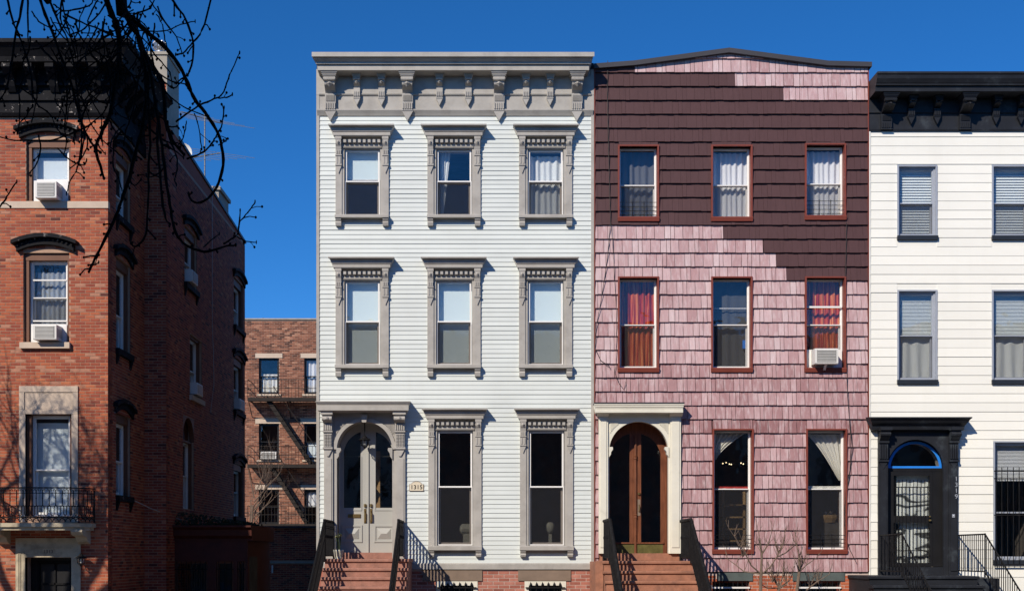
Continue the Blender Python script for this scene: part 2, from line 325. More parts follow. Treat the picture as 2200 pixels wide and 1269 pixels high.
def sashes(T, par, x0, x1, z0, z1, zm, y, m1, m2=None, g=GL, w=0.035, screen=None, low_y=0.05, screen_frame=None):
    "double hung: upper sash in front, lower sash behind it"
    m2 = m2 or m1
    frame(M(T), x0, x1, zm-0.015, z1, w, y, y+0.04).build('upper_sash', m1, par)
    pane(T, x0+w, x1-w, zm+w-0.015, z1-w, y+0.018, par, g)
    frame(M(T), x0+0.01, x1-0.01, z0, zm+0.02, w+0.01, y+low_y, y+low_y+0.04, wb=w*1.7).build('lower_sash', m2, par)
    pane(T, x0+0.01+w, x1-0.01-w, z0+w*1.5, zm-0.01, y+low_y+0.018, par, g)
    if screen:
        M(T).box(x0+0.02, x1-0.02, y+0.006, y+0.008, z0+0.01, zm-0.012).build('screen', screen, par)
        frame(M(T), x0-0.005, x1+0.005, z0, zm+0.012, 0.021, y-0.012, y+0.012).build('screen_frame', screen_frame or m1, par)
def hanging(name, label, cat, T, x0f, x1f, z0, z1, y, amp, waves, m, group=None, nx=40, nz=10, ph=0.0, hem=0.0):
    "a curtain: wavy cloth between two edges that may lean with height"
    mm = M(T); vs = []; fs = []
    for j in range(nz+1):
        for i in range(nx+1):
            u = i/nx; w = j/nz; zb = z0+hem*math.sin(u*waves*2*PI+1.3)
            z = zb+(z1-zb)*w; a = x0f(w) if callable(x0f) else x0f; b = x1f(w) if callable(x1f) else x1f
            vs.append((a+(b-a)*u, y+amp*math.sin(u*waves*2*PI+ph+0.5*math.sin(3*w+u*9))*(0.6+0.4*(1-w))+amp*0.4*math.sin(u*waves*4.7+2), z))
    for j in range(nz):
        for i in range(nx): k = j*(nx+1)+i; fs.append((k, k+1, k+nx+2, k+nx+1))
    mm.add(vs, fs); return tag(mm.build(name, m, None, True), label, cat, group)
def shade(label, T, x0, x1, z0, z1, y, m=SHADE, group=None):
    mm = M(T).box(x0, x1, y, y+0.004, z0, z1)
    o = thing('roller_shade', label, 'shade', M(T).box(x0,x1,y,y+.01,z0,z1).v[0], group)
    mm.build('fabric', m, o); M(T).box(x0, x1, y-0.006, y+0.012, z0-0.02, z0).build('hem_bar', 'white', o); return o
def blind(label, T, x0, x1, z0, z1, y, pitch=0.05, group=None):
    o = thing('venetian_blind', label, 'blind', M(T).box(x0,x1,y,y+.01,z0,z1).v[0], group)
    M(T).box(x0, x1, y-0.01, y+0.03, z1-0.03, z1).build('head_rail', 'white', o)
    n = int((z1-z0-0.03)/pitch)
    for i in range(n):
        z = z1-0.05-i*pitch
        M(T).prism_x([(y-0.014, z-pitch*0.42),(y-0.011, z-pitch*0.42),(y+0.016, z+pitch*0.44),(y+0.013, z+pitch*0.44)], x0, x1).build('slat', BLIND, o)
    return o
def ac_unit(label, T, x0, x1, z0, z1, y0, y1, group='window air conditioners', turn=0.0, slats=9, brace=False):
    o = thing('air_conditioner', label, 'air conditioner', M(T).box(x0,x1,y0,y1,z0,z1).v[0], group)
    M(T).prism_x([(y0+0.01,z0),(y0,z0+0.02),(y0,z1-0.02),(y0+0.01,z1),(y1,z1+0.015),(y1,z0+0.015)], x0, x1).build('case', 'acplastic', o)
    w = x1-x0; h = z1-z0
    M(T).box(x0+w*0.09, x1-w*0.09, y0-0.006, y0+0.002, z0+h*0.12, z1-h*0.1).build('grille', 'acgrille', o)
    m = M(T)
    for i in range(slats):
        z = z0+h*0.15+(h*0.72)*i/(slats-1); m.box(x0+w*0.11, x1-w*0.11, y0-0.011, y0-0.006, z, z+h*0.028)
    tag(m.build('grille_slat', 'acplastic', o), kind='stuff')
    m = M(T)
    for i in range(5): m.box(x1-0.002, x1+0.004, y0+0.06+i*(y1-y0-0.1)/5, y0+0.085+i*(y1-y0-0.1)/5, z0+h*0.2, z1-h*0.2)
    m.build('side_vent', 'acgrille', o)
    if brace: M(T).prism_x([(y0+0.05,z0),(y0+0.1,z0),(y1,z0-0.2),(y1,z0-0.24)], (x0+x1)/2-0.02, (x0+x1)/2+0.03).build('support_bracket', 'acplastic', o)
    return o

def brick_wall(par, T, x0, x1, z0, z1, holes, m, mm, keep=None, limit=0, ch=0.0677, bl=0.2135, j=0.0135, proud=0.006, tones=(0.5,0.22), seed=1, th=0.3, back=True):
    "running bond, each brick standing proud of its mortar bed; the first `limit` whole bricks inside `keep` are objects"
    r = random.Random(seed)
    if back: wall_mesh(T, x0, x1, z0, z1, holes, th).build('wall', mm, par)
    big = M(T); n = 0; variants = []
    if limit:
        for k in range(10):
            t = min(max(r.gauss(*tones), 0), 1); q = M(T).box(0, bl-j, 0, proud+0.02, 0, ch-j, t)
            variants.append(q.mesh('brick', m, origin=(T(0,0,0) if T else (0,0,0)))[0])
    nc = int((z1-z0)/ch); made = []
    for c in range(nc):
        za = z0+c*ch; zb = za+ch-j; off = (bl/2 if c % 2 else 0)
        for a0, b0 in spans(x0, x1, za, zb, holes):
            i0 = math.floor((a0-x0-off)/bl); x = x0+off+i0*bl
            while x < b0:
                a, b = max(x, a0), min(x+bl-j, b0)
                if b-a > 0.025:
                    if keep and n < limit and b-a > bl-j-1e-4 and keep[0] < a < keep[1] and keep[2] < za < keep[3]:
                        p = (a, -proud, za); made.append(put('brick', variants[r.randrange(10)], T(*p) if T else p, par)); n += 1
                    else:
                        t = min(max(r.gauss(*tones)+(-0.32 if r.random() < 0.06 else 0), 0), 1); dy = r.uniform(-0.0015, 0.0015)
                        big.add([(a,-proud+dy,za),(b,-proud+dy,za),(b,0.01,za),(a,0.01,za),(a,-proud+dy,zb),(b,-proud+dy,zb),(b,0.01,zb),(a,0.01,zb)],
                                [(4,5,6,7),(0,1,5,4),(1,2,6,5),(3,0,4,7),(0,3,2,1)], t)
                x += bl
    if big.v: tag(big.build('brickwork', m, par), kind='stuff')

# ================================================================ 1  PALE GREY CLAPBOARD HOUSE
GX0, GX1 = X(680), X(1275.8)
grey = thing('clapboard_house', 'pale grey clapboard row house with taupe bracketed cornice and hooded windows', 'house', ((GX0+GX1)/2, 0, 0))
G_COLS = (X(778.5), X(975.5), X(1172)); HW = 0.57                # half width over the casings
G_ROWS = {3:(266,322,390,464,471,487), 2:(551,604,691,784,792,809), 1:(876.5,926,1045.5,1171,1181,1195)}
g_open = []; g_cover = []
for rw, (hd, tp, md, bt, sl_, ft) in G_ROWS.items():
    for ci, cx in enumerate(G_COLS):
        if rw == 1 and ci == 0: continue
        cx += 0.02 if rw == 1 else 0
        g_open.append((cx-0.385, cx+0.385, Z(bt), Z(tp))); g_cover.append((cx-HW+0.01, cx+HW-0.01, Z(ft-18), Z(hd+14)))
GD = X(783.5)
g_open.append((GD-0.60, GD+0.60, Z(1199), Z(900))); g_cover.append((X(699), X(870), Z(1210), Z(884)))
base_open = [(X(937), X(1026), 0.55, Z(1247.5)), (X(1127), X(1216), 0.55, Z(1247.5))]
wall_mesh(None, GX0+0.01, GX1-0.01, Z(1222), Z(150), g_open).build('wall', 'trim', grey)
M().box(GX0, GX0+0.2, 0.3, 12, 0, Z(150)).build('side_wall', 'tar', grey)
M().box(GX1-0.2, GX1, 0.3, 12, 0, Z(150)).build('side_wall', 'tar', grey)
M().box(GX0, GX1, 11.8, 12, 0, Z(150)).build('back_wall', 'tar', grey)
M().box(GX0, GX1, 0.02, 12, Z(150), Z(135)).build('roof', 'tar', grey)
# clapboards
cb_mesh = M().prism_x([(0,0),(-0.019,0),(-0.005,0.104),(0,0.104)], 0, 1).mesh('clapboard', 'siding', origin=(0,0,0))[0]
z = Z(1209); step = 0.0979
while z < Z(249):
    h = min(step, Z(249)-z)
    for a, b in spans(X(686.5), X(1269.7), z, z+step, g_cover): put('clapboard', cb_mesh, (a, R.uniform(-.001,.001), z+R.uniform(-.0025,.0025)), grey, (b-a, R.uniform(.8,1.2), h/step)).rotation_euler.y = R.uniform(-.0009,.0009)*min(1, 2/(b-a))
    z += step
for a, b in ((GX0, X(686.5)), (X(1269.7), GX1)):
    M().box(a, b, -0.03, 0.0, Z(1209), Z(150)).build('corner_board', 'trim', grey)
M().prism_x([(0,Z(1222)),(-0.05,Z(1222)),(-0.05,Z(1211)),(-0.03,Z(1208.5)),(0,Z(1208.5))], GX0-0.01, GX1+0.005).build('water_table', 'trim', grey)
# cornice and frieze
zc = Z(112,-.52)
cor = M().prism_x([(0.3,zc+.03,0.0),(-.52,zc),(-.52,Z(121.5,-.52)),(-.475,Z(122.3,-.475),.03),(-.45,Z(127,-.45),.045),(-.415,Z(131.5,-.415),.06),(-.40,Z(133,-.4),.07),(-.40,Z(137.5,-.4),.07),
                   (-.36,Z(138.5,-.36),.10),(-.36,Z(151,-.36),.10),(0.3,Z(151,-.36),.10)], X(669.7,-.52), X(1277,-.52)).build('cornice', 'trim', grey)
fr = M(); zs0 = Z(151,-.36)
fr.box(GX0, GX1, -0.035, 0.0, Z(205.5), zs0); fr.prism_x([(0,Z(209)),(-.045,Z(206.5)),(-.06,Z(204)),(-.036,Z(202)),(0,Z(202))], X(686), X(1270))
fr.box(GX0, GX1, -0.022, 0.0, Z(238), Z(205.5)); fr.prism_x([(0,Z(250)),(-.03,Z(250)),(-.05,Z(246)),(-.085,Z(240)),(-.085,Z(237.5)),(0,Z(236.5))], GX0+.02, GX1-.02)
fr.build('frieze', 'trim', grey)
def bracket(xc, ztop, big, m, par, pmax=0.335, sv=1.0, tip=True):
    q = M(); s = 1.0 if big else 0.62; w = 0.115 if big else 0.068; P = pmax if big else pmax*0.62; zt = ztop
    for k in range(4):                                            # flared capital in steps
        ww = w*(1.5-0.14*k); q.box(xc-ww, xc+ww, -P+0.018*k*s, 0, zt-(k+1)*0.037*s, zt-k*0.037*s)
    z1 = zt-0.148*s
    q.prism_x([(0,z1),(-P+.06*s,z1),(-P+.03*s,z1-.035*s),(-P+.035*s,z1-.075*s),(-P+.085*s,z1-.10*s),(-P+.10*s,z1-.18*s),(-P+.16*s,z1-.23*s),(-P+.23*s,z1-.27*s),(-.055,z1-.33*s),(-.055,z1-.36*s),(0,z1-.36*s)], xc-w*0.95, xc+w*0.95)
    q.tube([(xc-w*1.12,-P+.075*s,z1-.045*s),(xc+w*1.12,-P+.075*s,z1-.045*s)], .045*s, 10)
    zr = z1-.165*s; yr = -P+.085*s; a = w*0.72                      # diamond rosette
    q.add([(xc-a,yr,zr),(xc,yr,zr-a),(xc+a,yr,zr),(xc,yr,zr+a),(xc-a*.35,yr-.05*s,zr),(xc,yr-.05*s,zr-a*.35),(xc+a*.35,yr-.05*s,zr),(xc,yr-.05*s,zr+a*.35)], [(0,1,5,4),(1,2,6,5),(2,3,7,6),(3,0,4,7),(4,5,6,7)])
    q.lathe((xc,yr-.05*s,zr), [(0.001,-.022*s),(.02*s,-.01*s),(.02*s,.01*s),(.001,.022*s)], 8)
    zp = z1-.36*s; hp = (0.45 if big else 0.30)*(1 if big else 0.8)
    q.box(xc-w, xc+w, -.095, 0, zp-hp, zp)
    if big:
        for k in range(6): q.box(xc-w*.8, xc+w*.8, -.112, -.095, zp-.05-k*.03, zp-.035-k*.03)
    nb = 5 if big else 4; fh = 0.17 if big else 0.12
    for k in range(nb): xx = xc-w*.8+k*(w*1.6)/(nb-1); q.box(xx-.011, xx+.011, -.116, -.095, zp-hp+.03, zp-hp+.03+fh)
    q.box(xc-w*1.06, xc+w*1.06, -.108, 0, zp-hp-.02, zp-hp)
    if tip: q.prism_y([(xc-w*1.06,zp-hp-.02),(xc+w*1.06,zp-hp-.02),(xc,zp-hp-.02-(0.21 if big else 0.15)/sv)], -.096, 0)
    q.v = [(x, y_, ztop+(z_-ztop)*sv) for x, y_, z_ in q.v]
    return q.build('bracket', m, par)
for px in (710.8, 876, 1072, 1239): bracket(X(px), zs0, True, 'trim', cor, sv=.78)
for px in (767.5, 820.5, 944.5, 1006.5, 1129.8, 1181.3): bracket(X(px), zs0, False, 'trim', cor, sv=.86)

def corbel(T, xc, zt, zb, m, par, w=0.068):
    "carved bracket of a window casing: cap, rosette, flutes, pendant point"
    q = M(T); H = zt-zb
    q.box(xc-w, xc+w, -.145, -.05, zt-.075*H, zt); q.prism_x([(-.05,zt-.075*H),(-.14,zt-.075*H),(-.13,zt-.2*H),(-.10,zt-.26*H),(-.085,zt-.34*H),(-.05,zt-.36*H)], xc-w*.85, xc+w*.85)
    zr = zt-.16*H; a = .045
    q.add([(xc-a,-.135,zr),(xc,-.135,zr-a),(xc+a,-.135,zr),(xc,-.135,zr+a),(xc,-.17,zr)], [(0,1,4),(1,2,4),(2,3,4),(3,0,4)])
    q.box(xc-w*.9, xc+w*.9, -.082, -.05, zt-.49*H, zt-.34*H)
    for k in (-1,0,1): q.box(xc+k*.04-.01, xc+k*.04+.01, -.1, -.082, zt-.48*H, zt-.36*H)
    q.box(xc-w, xc+w, -.095, -.05, zt-.515*H, zt-.485*H); q.box(xc-w*.88, xc+w*.88, -.078, -.05, zt-.75*H, zt-.5*H)
    for k in (-1,1): q.box(xc+k*.03-.012, xc+k*.03+.012, -.09, -.078, zt-.73*H, zt-.54*H)
    q.box(xc-w, xc+w, -.092, -.05, zt-.785*H, zt-.745*H); q.prism_y([(xc-w*.95,zt-.785*H),(xc+w*.95,zt-.785*H),(xc,zb)], -.075, -.05)
    return q.build('corbel', m, par)
def grey_window(cx, rw):
    hd, tp, md, bt, sl_, ft = G_ROWS[rw]; x0, x1 = cx-.385, cx+.385; zt, zm, zb = Z(tp), Z(md), Z(bt)
    hp = -.28; zh = Z(hd, hp); cz = Z(hd+21.5,-.15)
    w = M()
    for s in (-1, 1): w.box(min(cx+s*HW,cx+s*.435), max(cx+s*HW,cx+s*.435), -.05, 0, zb-.02, zh-.06); w.box(min(cx+s*.435,cx+s*.385), max(cx+s*.435,cx+s*.385), -.03, .06, zb, zt+.02)
    w.box(cx-.435, cx+.435, -.045, 0, zt+.06, zh-.36); w.box(cx-.435, cx+.435, -.018, 0, zh-.36, zh-.06); w.prism_x([(0,zt+.01),(-.055,zt+.02),(-.07,zt+.045),(-.05,zt+.065),(0,zt+.065)], cx-.42, cx+.42)
    w.box(cx-.385, cx+.385, -.03, .06, zt, zt+.012)
    par = w.build('window', 'trim', grey)
    M().prism_x([(0,zh+.01),(hp,zh,0),(hp,zh-.026,0),(hp+.012,zh-.034,.0),(-.195,zh-.036,.03),(-.19,zh-.085,.045),(-.175,zh-.125,.075),(-.16,zh-.14,.09),(-.16,zh-.2,.09),(-.145,zh-.215,.10),(0,zh-.215,.11)], cx-.70, cx+.70).build('hood', 'trim', par)
    zd = zh-.215; q = M()
    for k in range(8): xx = cx-.365+k*.73/7; q.box(xx-.029, xx+.029, -.125, -.018, zd-.125, zd-.062)
    tag(q.build('dentil_row', 'trim', par), kind='stuff')
    for s in (-1, 1): corbel(None, cx+s*.503, zd, zd-.77 if rw != 1 else zd-.72, 'trim', par)
    M().prism_x([(.05,zb),(-.145,zb-.005),(-.155,zb-.02),(-.155,Z(sl_)),(0,Z(sl_))], cx-HW-.005, cx+HW+.005).build('sill', 'trim', par)
    M().box(cx-.44, cx+.44, -.03, 0, Z(sl_+6.5), Z(sl_)-.001).build('apron', 'trim', par)
    for s in (-1, 1): M().prism_x([(0,Z(sl_)),(-.125,Z(sl_)),(-.13,Z(sl_)-.03),(-.10,Z(sl_)-.07),(-.115,Z(sl_)-.10),(-.10,Z(ft)),(0,Z(ft))], cx+s*.505-.06, cx+s*.505+.06).build('sill_bracket', 'trim', par)
    sashes(None, par, x0+.015, x1-.015, zb+.005, zt, zm, 0.02, 'white', 'sash', GL if rw > 1 else GLDARK, 0.036, SCREEN, 0.07, 'white')
    room(None, x0, x1, zb, zt, 0.30, par)
    return cx
g_win = {}
for rw in (3,2,1):
    for ci, cx in enumerate(G_COLS):
        if rw == 1 and ci == 0: continue
        g_win[rw,ci] = grey_window(cx+(0.02 if rw == 1 else 0), rw)
pos3 = ('left', 'middle', 'right')
for ci in range(3):
    cx = g_win[2,ci]; shade('pale roller shade drawn down in the %s second-floor window of the grey clapboard house' % pos3[ci], None, cx-.42, cx+.42, Z(783), Z(600), 0.175, group='pale shades of the grey house')
cx = g_win[3,0]; shade('half-lowered pale roller shade in the top left window of the grey clapboard house', None, cx-.42, cx+.42, Z(380), Z(316), 0.175, group='pale shades of the grey house')
cx = g_win[3,1]; hanging('curtain', 'white tied-back curtain strip in the top middle window of the grey house', 'curtain', None, lambda w: cx-.30+.0*w, lambda w: cx-.25+.17*w, Z(468), Z(318), 0.2, .02, 3.5, SHEER, nx=24)
cx3 = g_win[3,2]; hanging('curtain', 'full white sheer curtain in the top right window of the grey house', 'curtain', None, cx3-.42, cx3+.42, Z(470), Z(330), 0.2, .03, 6, SHEER, nx=60)
# entrance
ent = M()
for s, a, b in ((-1, X(697), X(716)), (1, X(850), X(871))):
    ent.box(a, b, -.07, 0, Z(1199), Z(886)); ent.box(a+.03, b-.03, -.085, -.07, Z(1190), Z(985))
ent = ent.build('entrance_surround', 'trim', grey)
for a, b in ((X(695), X(716)), (X(848), X(871.5))):
    xc = (a+b)/2; q = M(); w = (b-a)/2
    q.box(xc-w-.02, xc+w+.02, -.3, -.07, Z(893), Z(885)); q.prism_x([(-.07,Z(893)),(-.26,Z(893)),(-.25,Z(903)),(-.17,Z(909)),(-.07,Z(910))], xc-w*.9, xc+w*.9)
    q.tube([(xc-w,-.235,Z(901)),(xc+w,-.235,Z(901))], .05, 10); q.lathe((xc,-.27,Z(901)), [(.001,-.04),(.045,-.02),(.045,.02),(.001,.04)], 8)
    q.box(xc-w*.9, xc+w*.9, -.13, -.07, Z(926), Z(909))
    for k in range(5): q.box(xc-w*.75+k*w*.375-.013, xc-w*.75+k*w*.375+.013, -.155, -.13, Z(925), Z(911))
    q.box(xc-w, xc+w, -.15, -.07, Z(929), Z(926)); q.box(xc-w*.85, xc+w*.85, -.115, -.07, Z(962), Z(929))
    for k in range(9):
        for d in (-1, 0, 1): q.box(xc+d*w*.5-.022, xc+d*w*.5+.022, -.135, -.115, Z(933+k*3.1)-.018, Z(933+k*3.1))
    q.box(xc-w, xc+w, -.13, -.07, Z(965), Z(961)); q.prism_y([(xc-w*.9,Z(965)),(xc+w*.9,Z(965)),(xc+w*.2,Z(980)),(xc-w*.2,Z(980))], -.1, -.07)
    q.build('pilaster_bracket', 'trim', ent)
AR = .595; ZS = Z(965)
def arch_panel(x0, x1, zb, zt, cx, r, zs, y0, y1, m, par, name='arch_panel'):
    xs = arcx(cx, r, 28); q = M(); q.box(x0, cx-r, y0, y1, zb, zt); q.box(cx+r, x1, y0, y1, zb, zt)
    q.band(xs, circ(xs, cx, zs, r), [zt]*len(xs), y0, y1); return q.build(name, m, par)
arch_panel(X(716), X(850), Z(1199), Z(884), GD, AR, ZS, -.03, .10, 'trim', ent)
q = M(); xs = arcx(GD, AR+.075, 28); xi = arcx(GD, AR-.002, 28)
for i in range(28):
    q.add([(xs[i],-.06,circ([xs[i]],GD,ZS,AR+.075)[0]),(xs[i+1],-.06,circ([xs[i+1]],GD,ZS,AR+.075)[0]),(xi[i+1],-.06,circ([xi[i+1]],GD,ZS,AR-.002)[0]),(xi[i],-.06,circ([xi[i]],GD,ZS,AR-.002)[0]),
           (xs[i],-.03,circ([xs[i]],GD,ZS,AR+.075)[0]),(xs[i+1],-.03,circ([xs[i+1]],GD,ZS,AR+.075)[0]),(xi[i+1],.0,circ([xi[i+1]],GD,ZS,AR-.002)[0]),(xi[i],.0,circ([xi[i]],GD,ZS,AR-.002)[0])], [(0,1,2,3),(0,4,5,1),(3,2,6,7)])
q.build('archivolt', 'trim', ent)
def flutes(cx, r, zs, x0, x1, zt, m, par, y=-.03):
    q = M(); x = x0+.03
    while x < x1-.02:
        zl = circ([x], cx, zs, r+.09)[0] if abs(x-cx) < r+.09 else zs
        zl = max(zl, zt-.42)
        if zt-.03-zl > .06 and abs(x-cx) > .22: q.box(x-.008, x+.008, y-.014, y, zl, zt-.03)
        x += .026
    tag(q.build('spandrel_flutes', m, par), kind='stuff')
flutes(GD, AR, ZS, X(718), X(848), Z(889), 'trim', ent)
M().prism_y([(GD-.045,Z(908)),(GD+.045,Z(908)),(GD+.065,Z(894)),(GD+.07,Z(892)),(GD-.07,Z(892)),(GD-.065,Z(894))], -.14, -.03).build('keystone', 'trim', ent)
for s in (-1, 1):
    M().prism_y([(GD+s*.60,Z(962)),(GD+s*.51,Z(962)),(GD+s*.50,Z(967)),(GD+s*.545,Z(974)),(GD+s*.55,Z(980)),(GD+s*.60,Z(987))], -.07, .08).build('impost_scroll', 'trim', ent)
zk = Z(861,-.40)
M().prism_x([(0,zk+.03),(-.40,zk),(-.40,zk-.02),(-.375,zk-.03),(-.37,zk-.055,.02),(-.35,zk-.075,.03),(-.35,zk-.19,.03),(-.30,zk-.205,.05),(0,zk-.205,.08)], X(678,-.40), X(880.5,-.40)).build('canopy', 'trim', ent)
def half_leaf(cx, s, r, zs, zb, gx0, gx1, gr, gzs, gzb, y0, y1, m, par, name='door'):
    "one leaf of an arched double door, s=-1 left / +1 right; offsets from the meeting line"
    n = 16; q = M(); xs = [r*i/n for i in range(n+1)]; zo = [zs+math.sqrt(max(r*r-u*u,0)) for u in xs]
    pts = sorted({*xs, gx0, gx1}); 
    for a, b in zip(pts, pts[1:]):
        za, zb_ = [zs+math.sqrt(max(r*r-min(u,r)**2, 0)) for u in (a, b)]
        xa, xb = cx+s*a, cx+s*b
        if a >= gx0-1e-6 and b <= gx1+1e-6:
            ga, gb = [gzs+math.sqrt(max(gr*gr-min(u,gr)**2, 0)) for u in (a, b)]
            q.band([xa,xb], [zb,zb], [gzb,gzb], y0, y1); q.band([xa,xb], [min(ga,za-.01),min(gb,zb_-.005)], [za,zb_], y0, y1)
        else: q.band([xa,xb], [zb,zb], [za,zb_], y0, y1)
    o = q.build(name, m, par)
    us = [gx0+(gx1-gx0)*i/12 for i in range(13)]
    M().band([cx+s*u for u in us], [gzb]*13, [gzs+math.sqrt(max(gr*gr-u*u,0)) for u in us], (y0+y1)/2, (y0+y1)/2+.006).build('pane', GLDARK, o)
    return o
DY = .42; DC = X(791, DY)
leafs = [half_leaf(DC, s, .64, Z(972,DY), Z(1186,DY), .165, .535, .545, Z(978,DY), Z(1090,DY), DY, DY+.05, 'doorgrey', grey) for s in (-1,1)]
for s, lf in zip((-1,1), leafs):
    a, b = sorted((DC+s*.13, DC+s*.57)); q = M(); za, zb = Z(1127,DY), Z(1164,DY)
    frame(q, a, b, zb, za, .035, DY-.018, DY); ix0, ix1, iz0, iz1 = a+.075, b-.075, zb+.075, za-.075
    q.add([(ix0,DY-.004,iz0),(ix1,DY-.004,iz0),(ix1,DY-.004,iz1),(ix0,DY-.004,iz1),((ix0+ix1)/2-.06,DY-.05,(iz0+iz1)/2),((ix0+ix1)/2+.06,DY-.05,(iz0+iz1)/2)], [(0,1,5,4),(1,2,5),(2,3,4,5),(3,0,4)])
    q.build('panel', 'doorgrey', lf)
    frame(M(), min(DC+s*.14,DC+s*.56), max(DC+s*.14,DC+s*.56), Z(1096,DY), Z(980,DY), .022, DY-.014, DY, wt=.001).build('glazing_bead', 'doorgrey', lf)
    q = M(); hx = DC+s*.065
    q.box(hx-.025, hx+.025, DY-.012, DY, Z(1123,DY), Z(1092,DY)); q.tube([(hx,DY-.01,Z(1097,DY)),(hx,DY-.07,Z(1100,DY)),(hx,DY-.075,Z(1116,DY)),(hx,DY-.01,Z(1121,DY))], .015, 8)
    q.build('handle', 'brass', lf); M().lathe((hx,DY-.015,Z(1085,DY)), [(.001,-.035),(.03,-.03),(.03,.03),(.001,.035)], 8).build('lock', 'brass', lf)
M().box(DC-.44, DC-.165, DY-.02, DY, Z(1111,DY), Z(1103.5,DY)).build('mail_slot', 'brass', leafs[0])
M().box(DC-.014, DC+.014, DY-.03, DY, Z(1186,DY), Z(940,DY)).build('astragal', 'doorgrey', leafs[1])
q = M(); q.box(GD-.70, GD-.60, .1, DY+.02, Z(1199), ZS); q.box(GD+.60, GD+.70, .1, DY+.02, Z(1199), ZS)
xs = arcx(GD, .60, 24); zz = circ(xs, GD, ZS, .60)
q.add([(x,.1,z_) for x,z_ in zip(xs,zz)]+[(x,DY+.02,z_) for x,z_ in zip(xs,zz)], [(i,i+1,26+i,25+i) for i in range(24)])
q.build('door_reveal', 'trim', ent)
q = M(); xo = [GD-.75, GD-.62]; q.box(GD-.8, GD-.62, DY+.02, DY+.08, Z(1199), Z(890)); q.box(GD+.66, GD+.8, DY+.02, DY+.08, Z(1199), Z(890)); q.build('door_frame', 'trim', ent)
room(None, GD-.6, GD+.6, Z(1186), Z(900), DY+.1, ent, 2.2)
M().box(X(808,1.0), X(817,1.0), 1.0, 1.06, Z(1186), Z(960)).build('inner_jamb', 'shelf', ent)
# number plaque, lantern, pot
pl = thing('house_number_plaque', 'cream number plaque reading 1315 with arched top beside the grey door', 'plaque', (X(895), -.02, Z(1054)))
pw, zb_, zt_ = .145, Z(1053.5), Z(1040); xs = arcx(X(895), pw*.72, 12)
pp = [(X(895)-pw,zb_),(X(895)+pw,zb_),(X(895)+pw,zt_)]+[(x, zt_+.055*math.sin(PI*(i/12))) for i, x in enumerate(reversed(xs))]+[(X(895)-pw,zt_)]
M().prism_y(pp, -.037, -.014).build('plate', 'plaque', pl)
M().prism_y([(X(895)+(x-X(895))*1.07, (z_-Z(1046))*1.1+Z(1046)) for x, z_ in pp], -.030, -.0135).build('border', 'lintel', pl)
text('number', '1315', .125, 'ink', pl, X(895), -.0372, Z(1046.2), .006, 1.05, .002)
def lantern(label, x, y, zt, zb, hang):
    o = thing('lantern', label, 'lantern', (x, y, zb)); h = zt-zb; zc_ = zt-h*.5 if hang else zt
    if hang: M().tube([(x,y,zt),(x,y,zt-h*.52)], .012, 6).build('stem', 'iron', o)
    b = zt-h*.5 if hang else zt; hh = b-zb
    M().lathe((x,y,b), [(.012,0),(.05,-.03),(.06,-.05),(.12,-.08),(.135,-.10),(.09,-.105)], 8).build('cap', 'iron', o)
    M().lathe((x,y,b-.105), [(.085,0),(.075,-hh+.19),(.02,-hh+.15)], 8).build('glass_body', GLLAMP, o)
    q = M()
    for k in range(8): a = 2*PI*k/8; q.tube([(x+.088*math.cos(a),y+.088*math.sin(a),b-.1),(x+.076*math.cos(a),y+.076*math.sin(a),zb+.08),(x+.02*math.cos(a),y+.02*math.sin(a),zb+.04)], .006, 4)
    q.lathe((x,y,zb), [(.001,0),(.018,.02),(.02,.05),(.001,.06)], 6); q.build('cage', 'iron', o)
    M().lathe((x,y,b-.1), [(.001,-.12),(.022,-.10),(.026,-.06),(.012,0)], 8).build('bulb', 'bulb', o)
    return o
lantern('black hanging lantern in the arch above the grey double doors', X(783.5,.12), .12, Z(906,.12), Z(964,.12), True)
pt = thing('flower_pot', 'pale planter with thin flowering stalks beside the grey double doors', 'flower pot', (X(726,-.35), -.35, 1.61))
fx, fy = X(727,-.4), -.4
M().lathe((fx,fy,1.61), [(.07,0),(.095,.06),(.11,.15),(.115,.19),(.095,.19),(.09,.15)], 16).build('pot', 'pot', pt, True)
q = M(); q2 = M()
for k in range(7):
    a = k*2.4; p1 = (fx+.02*math.cos(a), fy+.02*math.sin(a), 1.76); p2 = (fx+.05*math.cos(a), fy+.05*math.sin(a), 1.61+.48+.05*math.sin(k*3)); q.tube([p1, ((p1[0]+p2[0])/2+.01, p1[1], 1.95), p2], .008, 5)
    q2.lathe(p2, [(.001,-.012),(.03,0),(.035,.012),(.001,.025)], 7)
q.build('stalk', 'leaf', pt); q2.build('flower', 'flower', pt)
# things in the parlour windows
cx = g_win[1,1]
ch = thing('armchair', 'pale upholstered chair back seen behind the left parlour window of the grey house', 'armchair', (cx+.22, .75, Z(1190)))
M().box(cx+.16, cx+.62, .62, .85, 1.5, Z(1146,.7)).build('back', 'upholstery', ch); M().tube([(cx+.08,.72,Z(1136,.7)),(cx+.14,.72,Z(1136,.7)),(cx+.62,.72,Z(1136,.7))], [.08,.12,.12], 12).build('head_roll', 'upholstery', ch)
cx = g_win[1,2]
lm = thing('table_lamp', 'pale egg-shaped sculpture on a stem behind the right parlour window', 'sculpture', (cx+.10, .6, 1.5))
M().lathe((cx+.11,.6,Z(1146,.6)), [(.001,0),(.05,.01),(.085,.08),(.10,.15),(.09,.21),(.05,.25),(.001,.26)], 14).build('head', 'upholstery', lm, True); M().box(cx+.075, cx+.145, .57, .63, 1.5, Z(1145,.6)).build('stem', 'upholstery', lm)
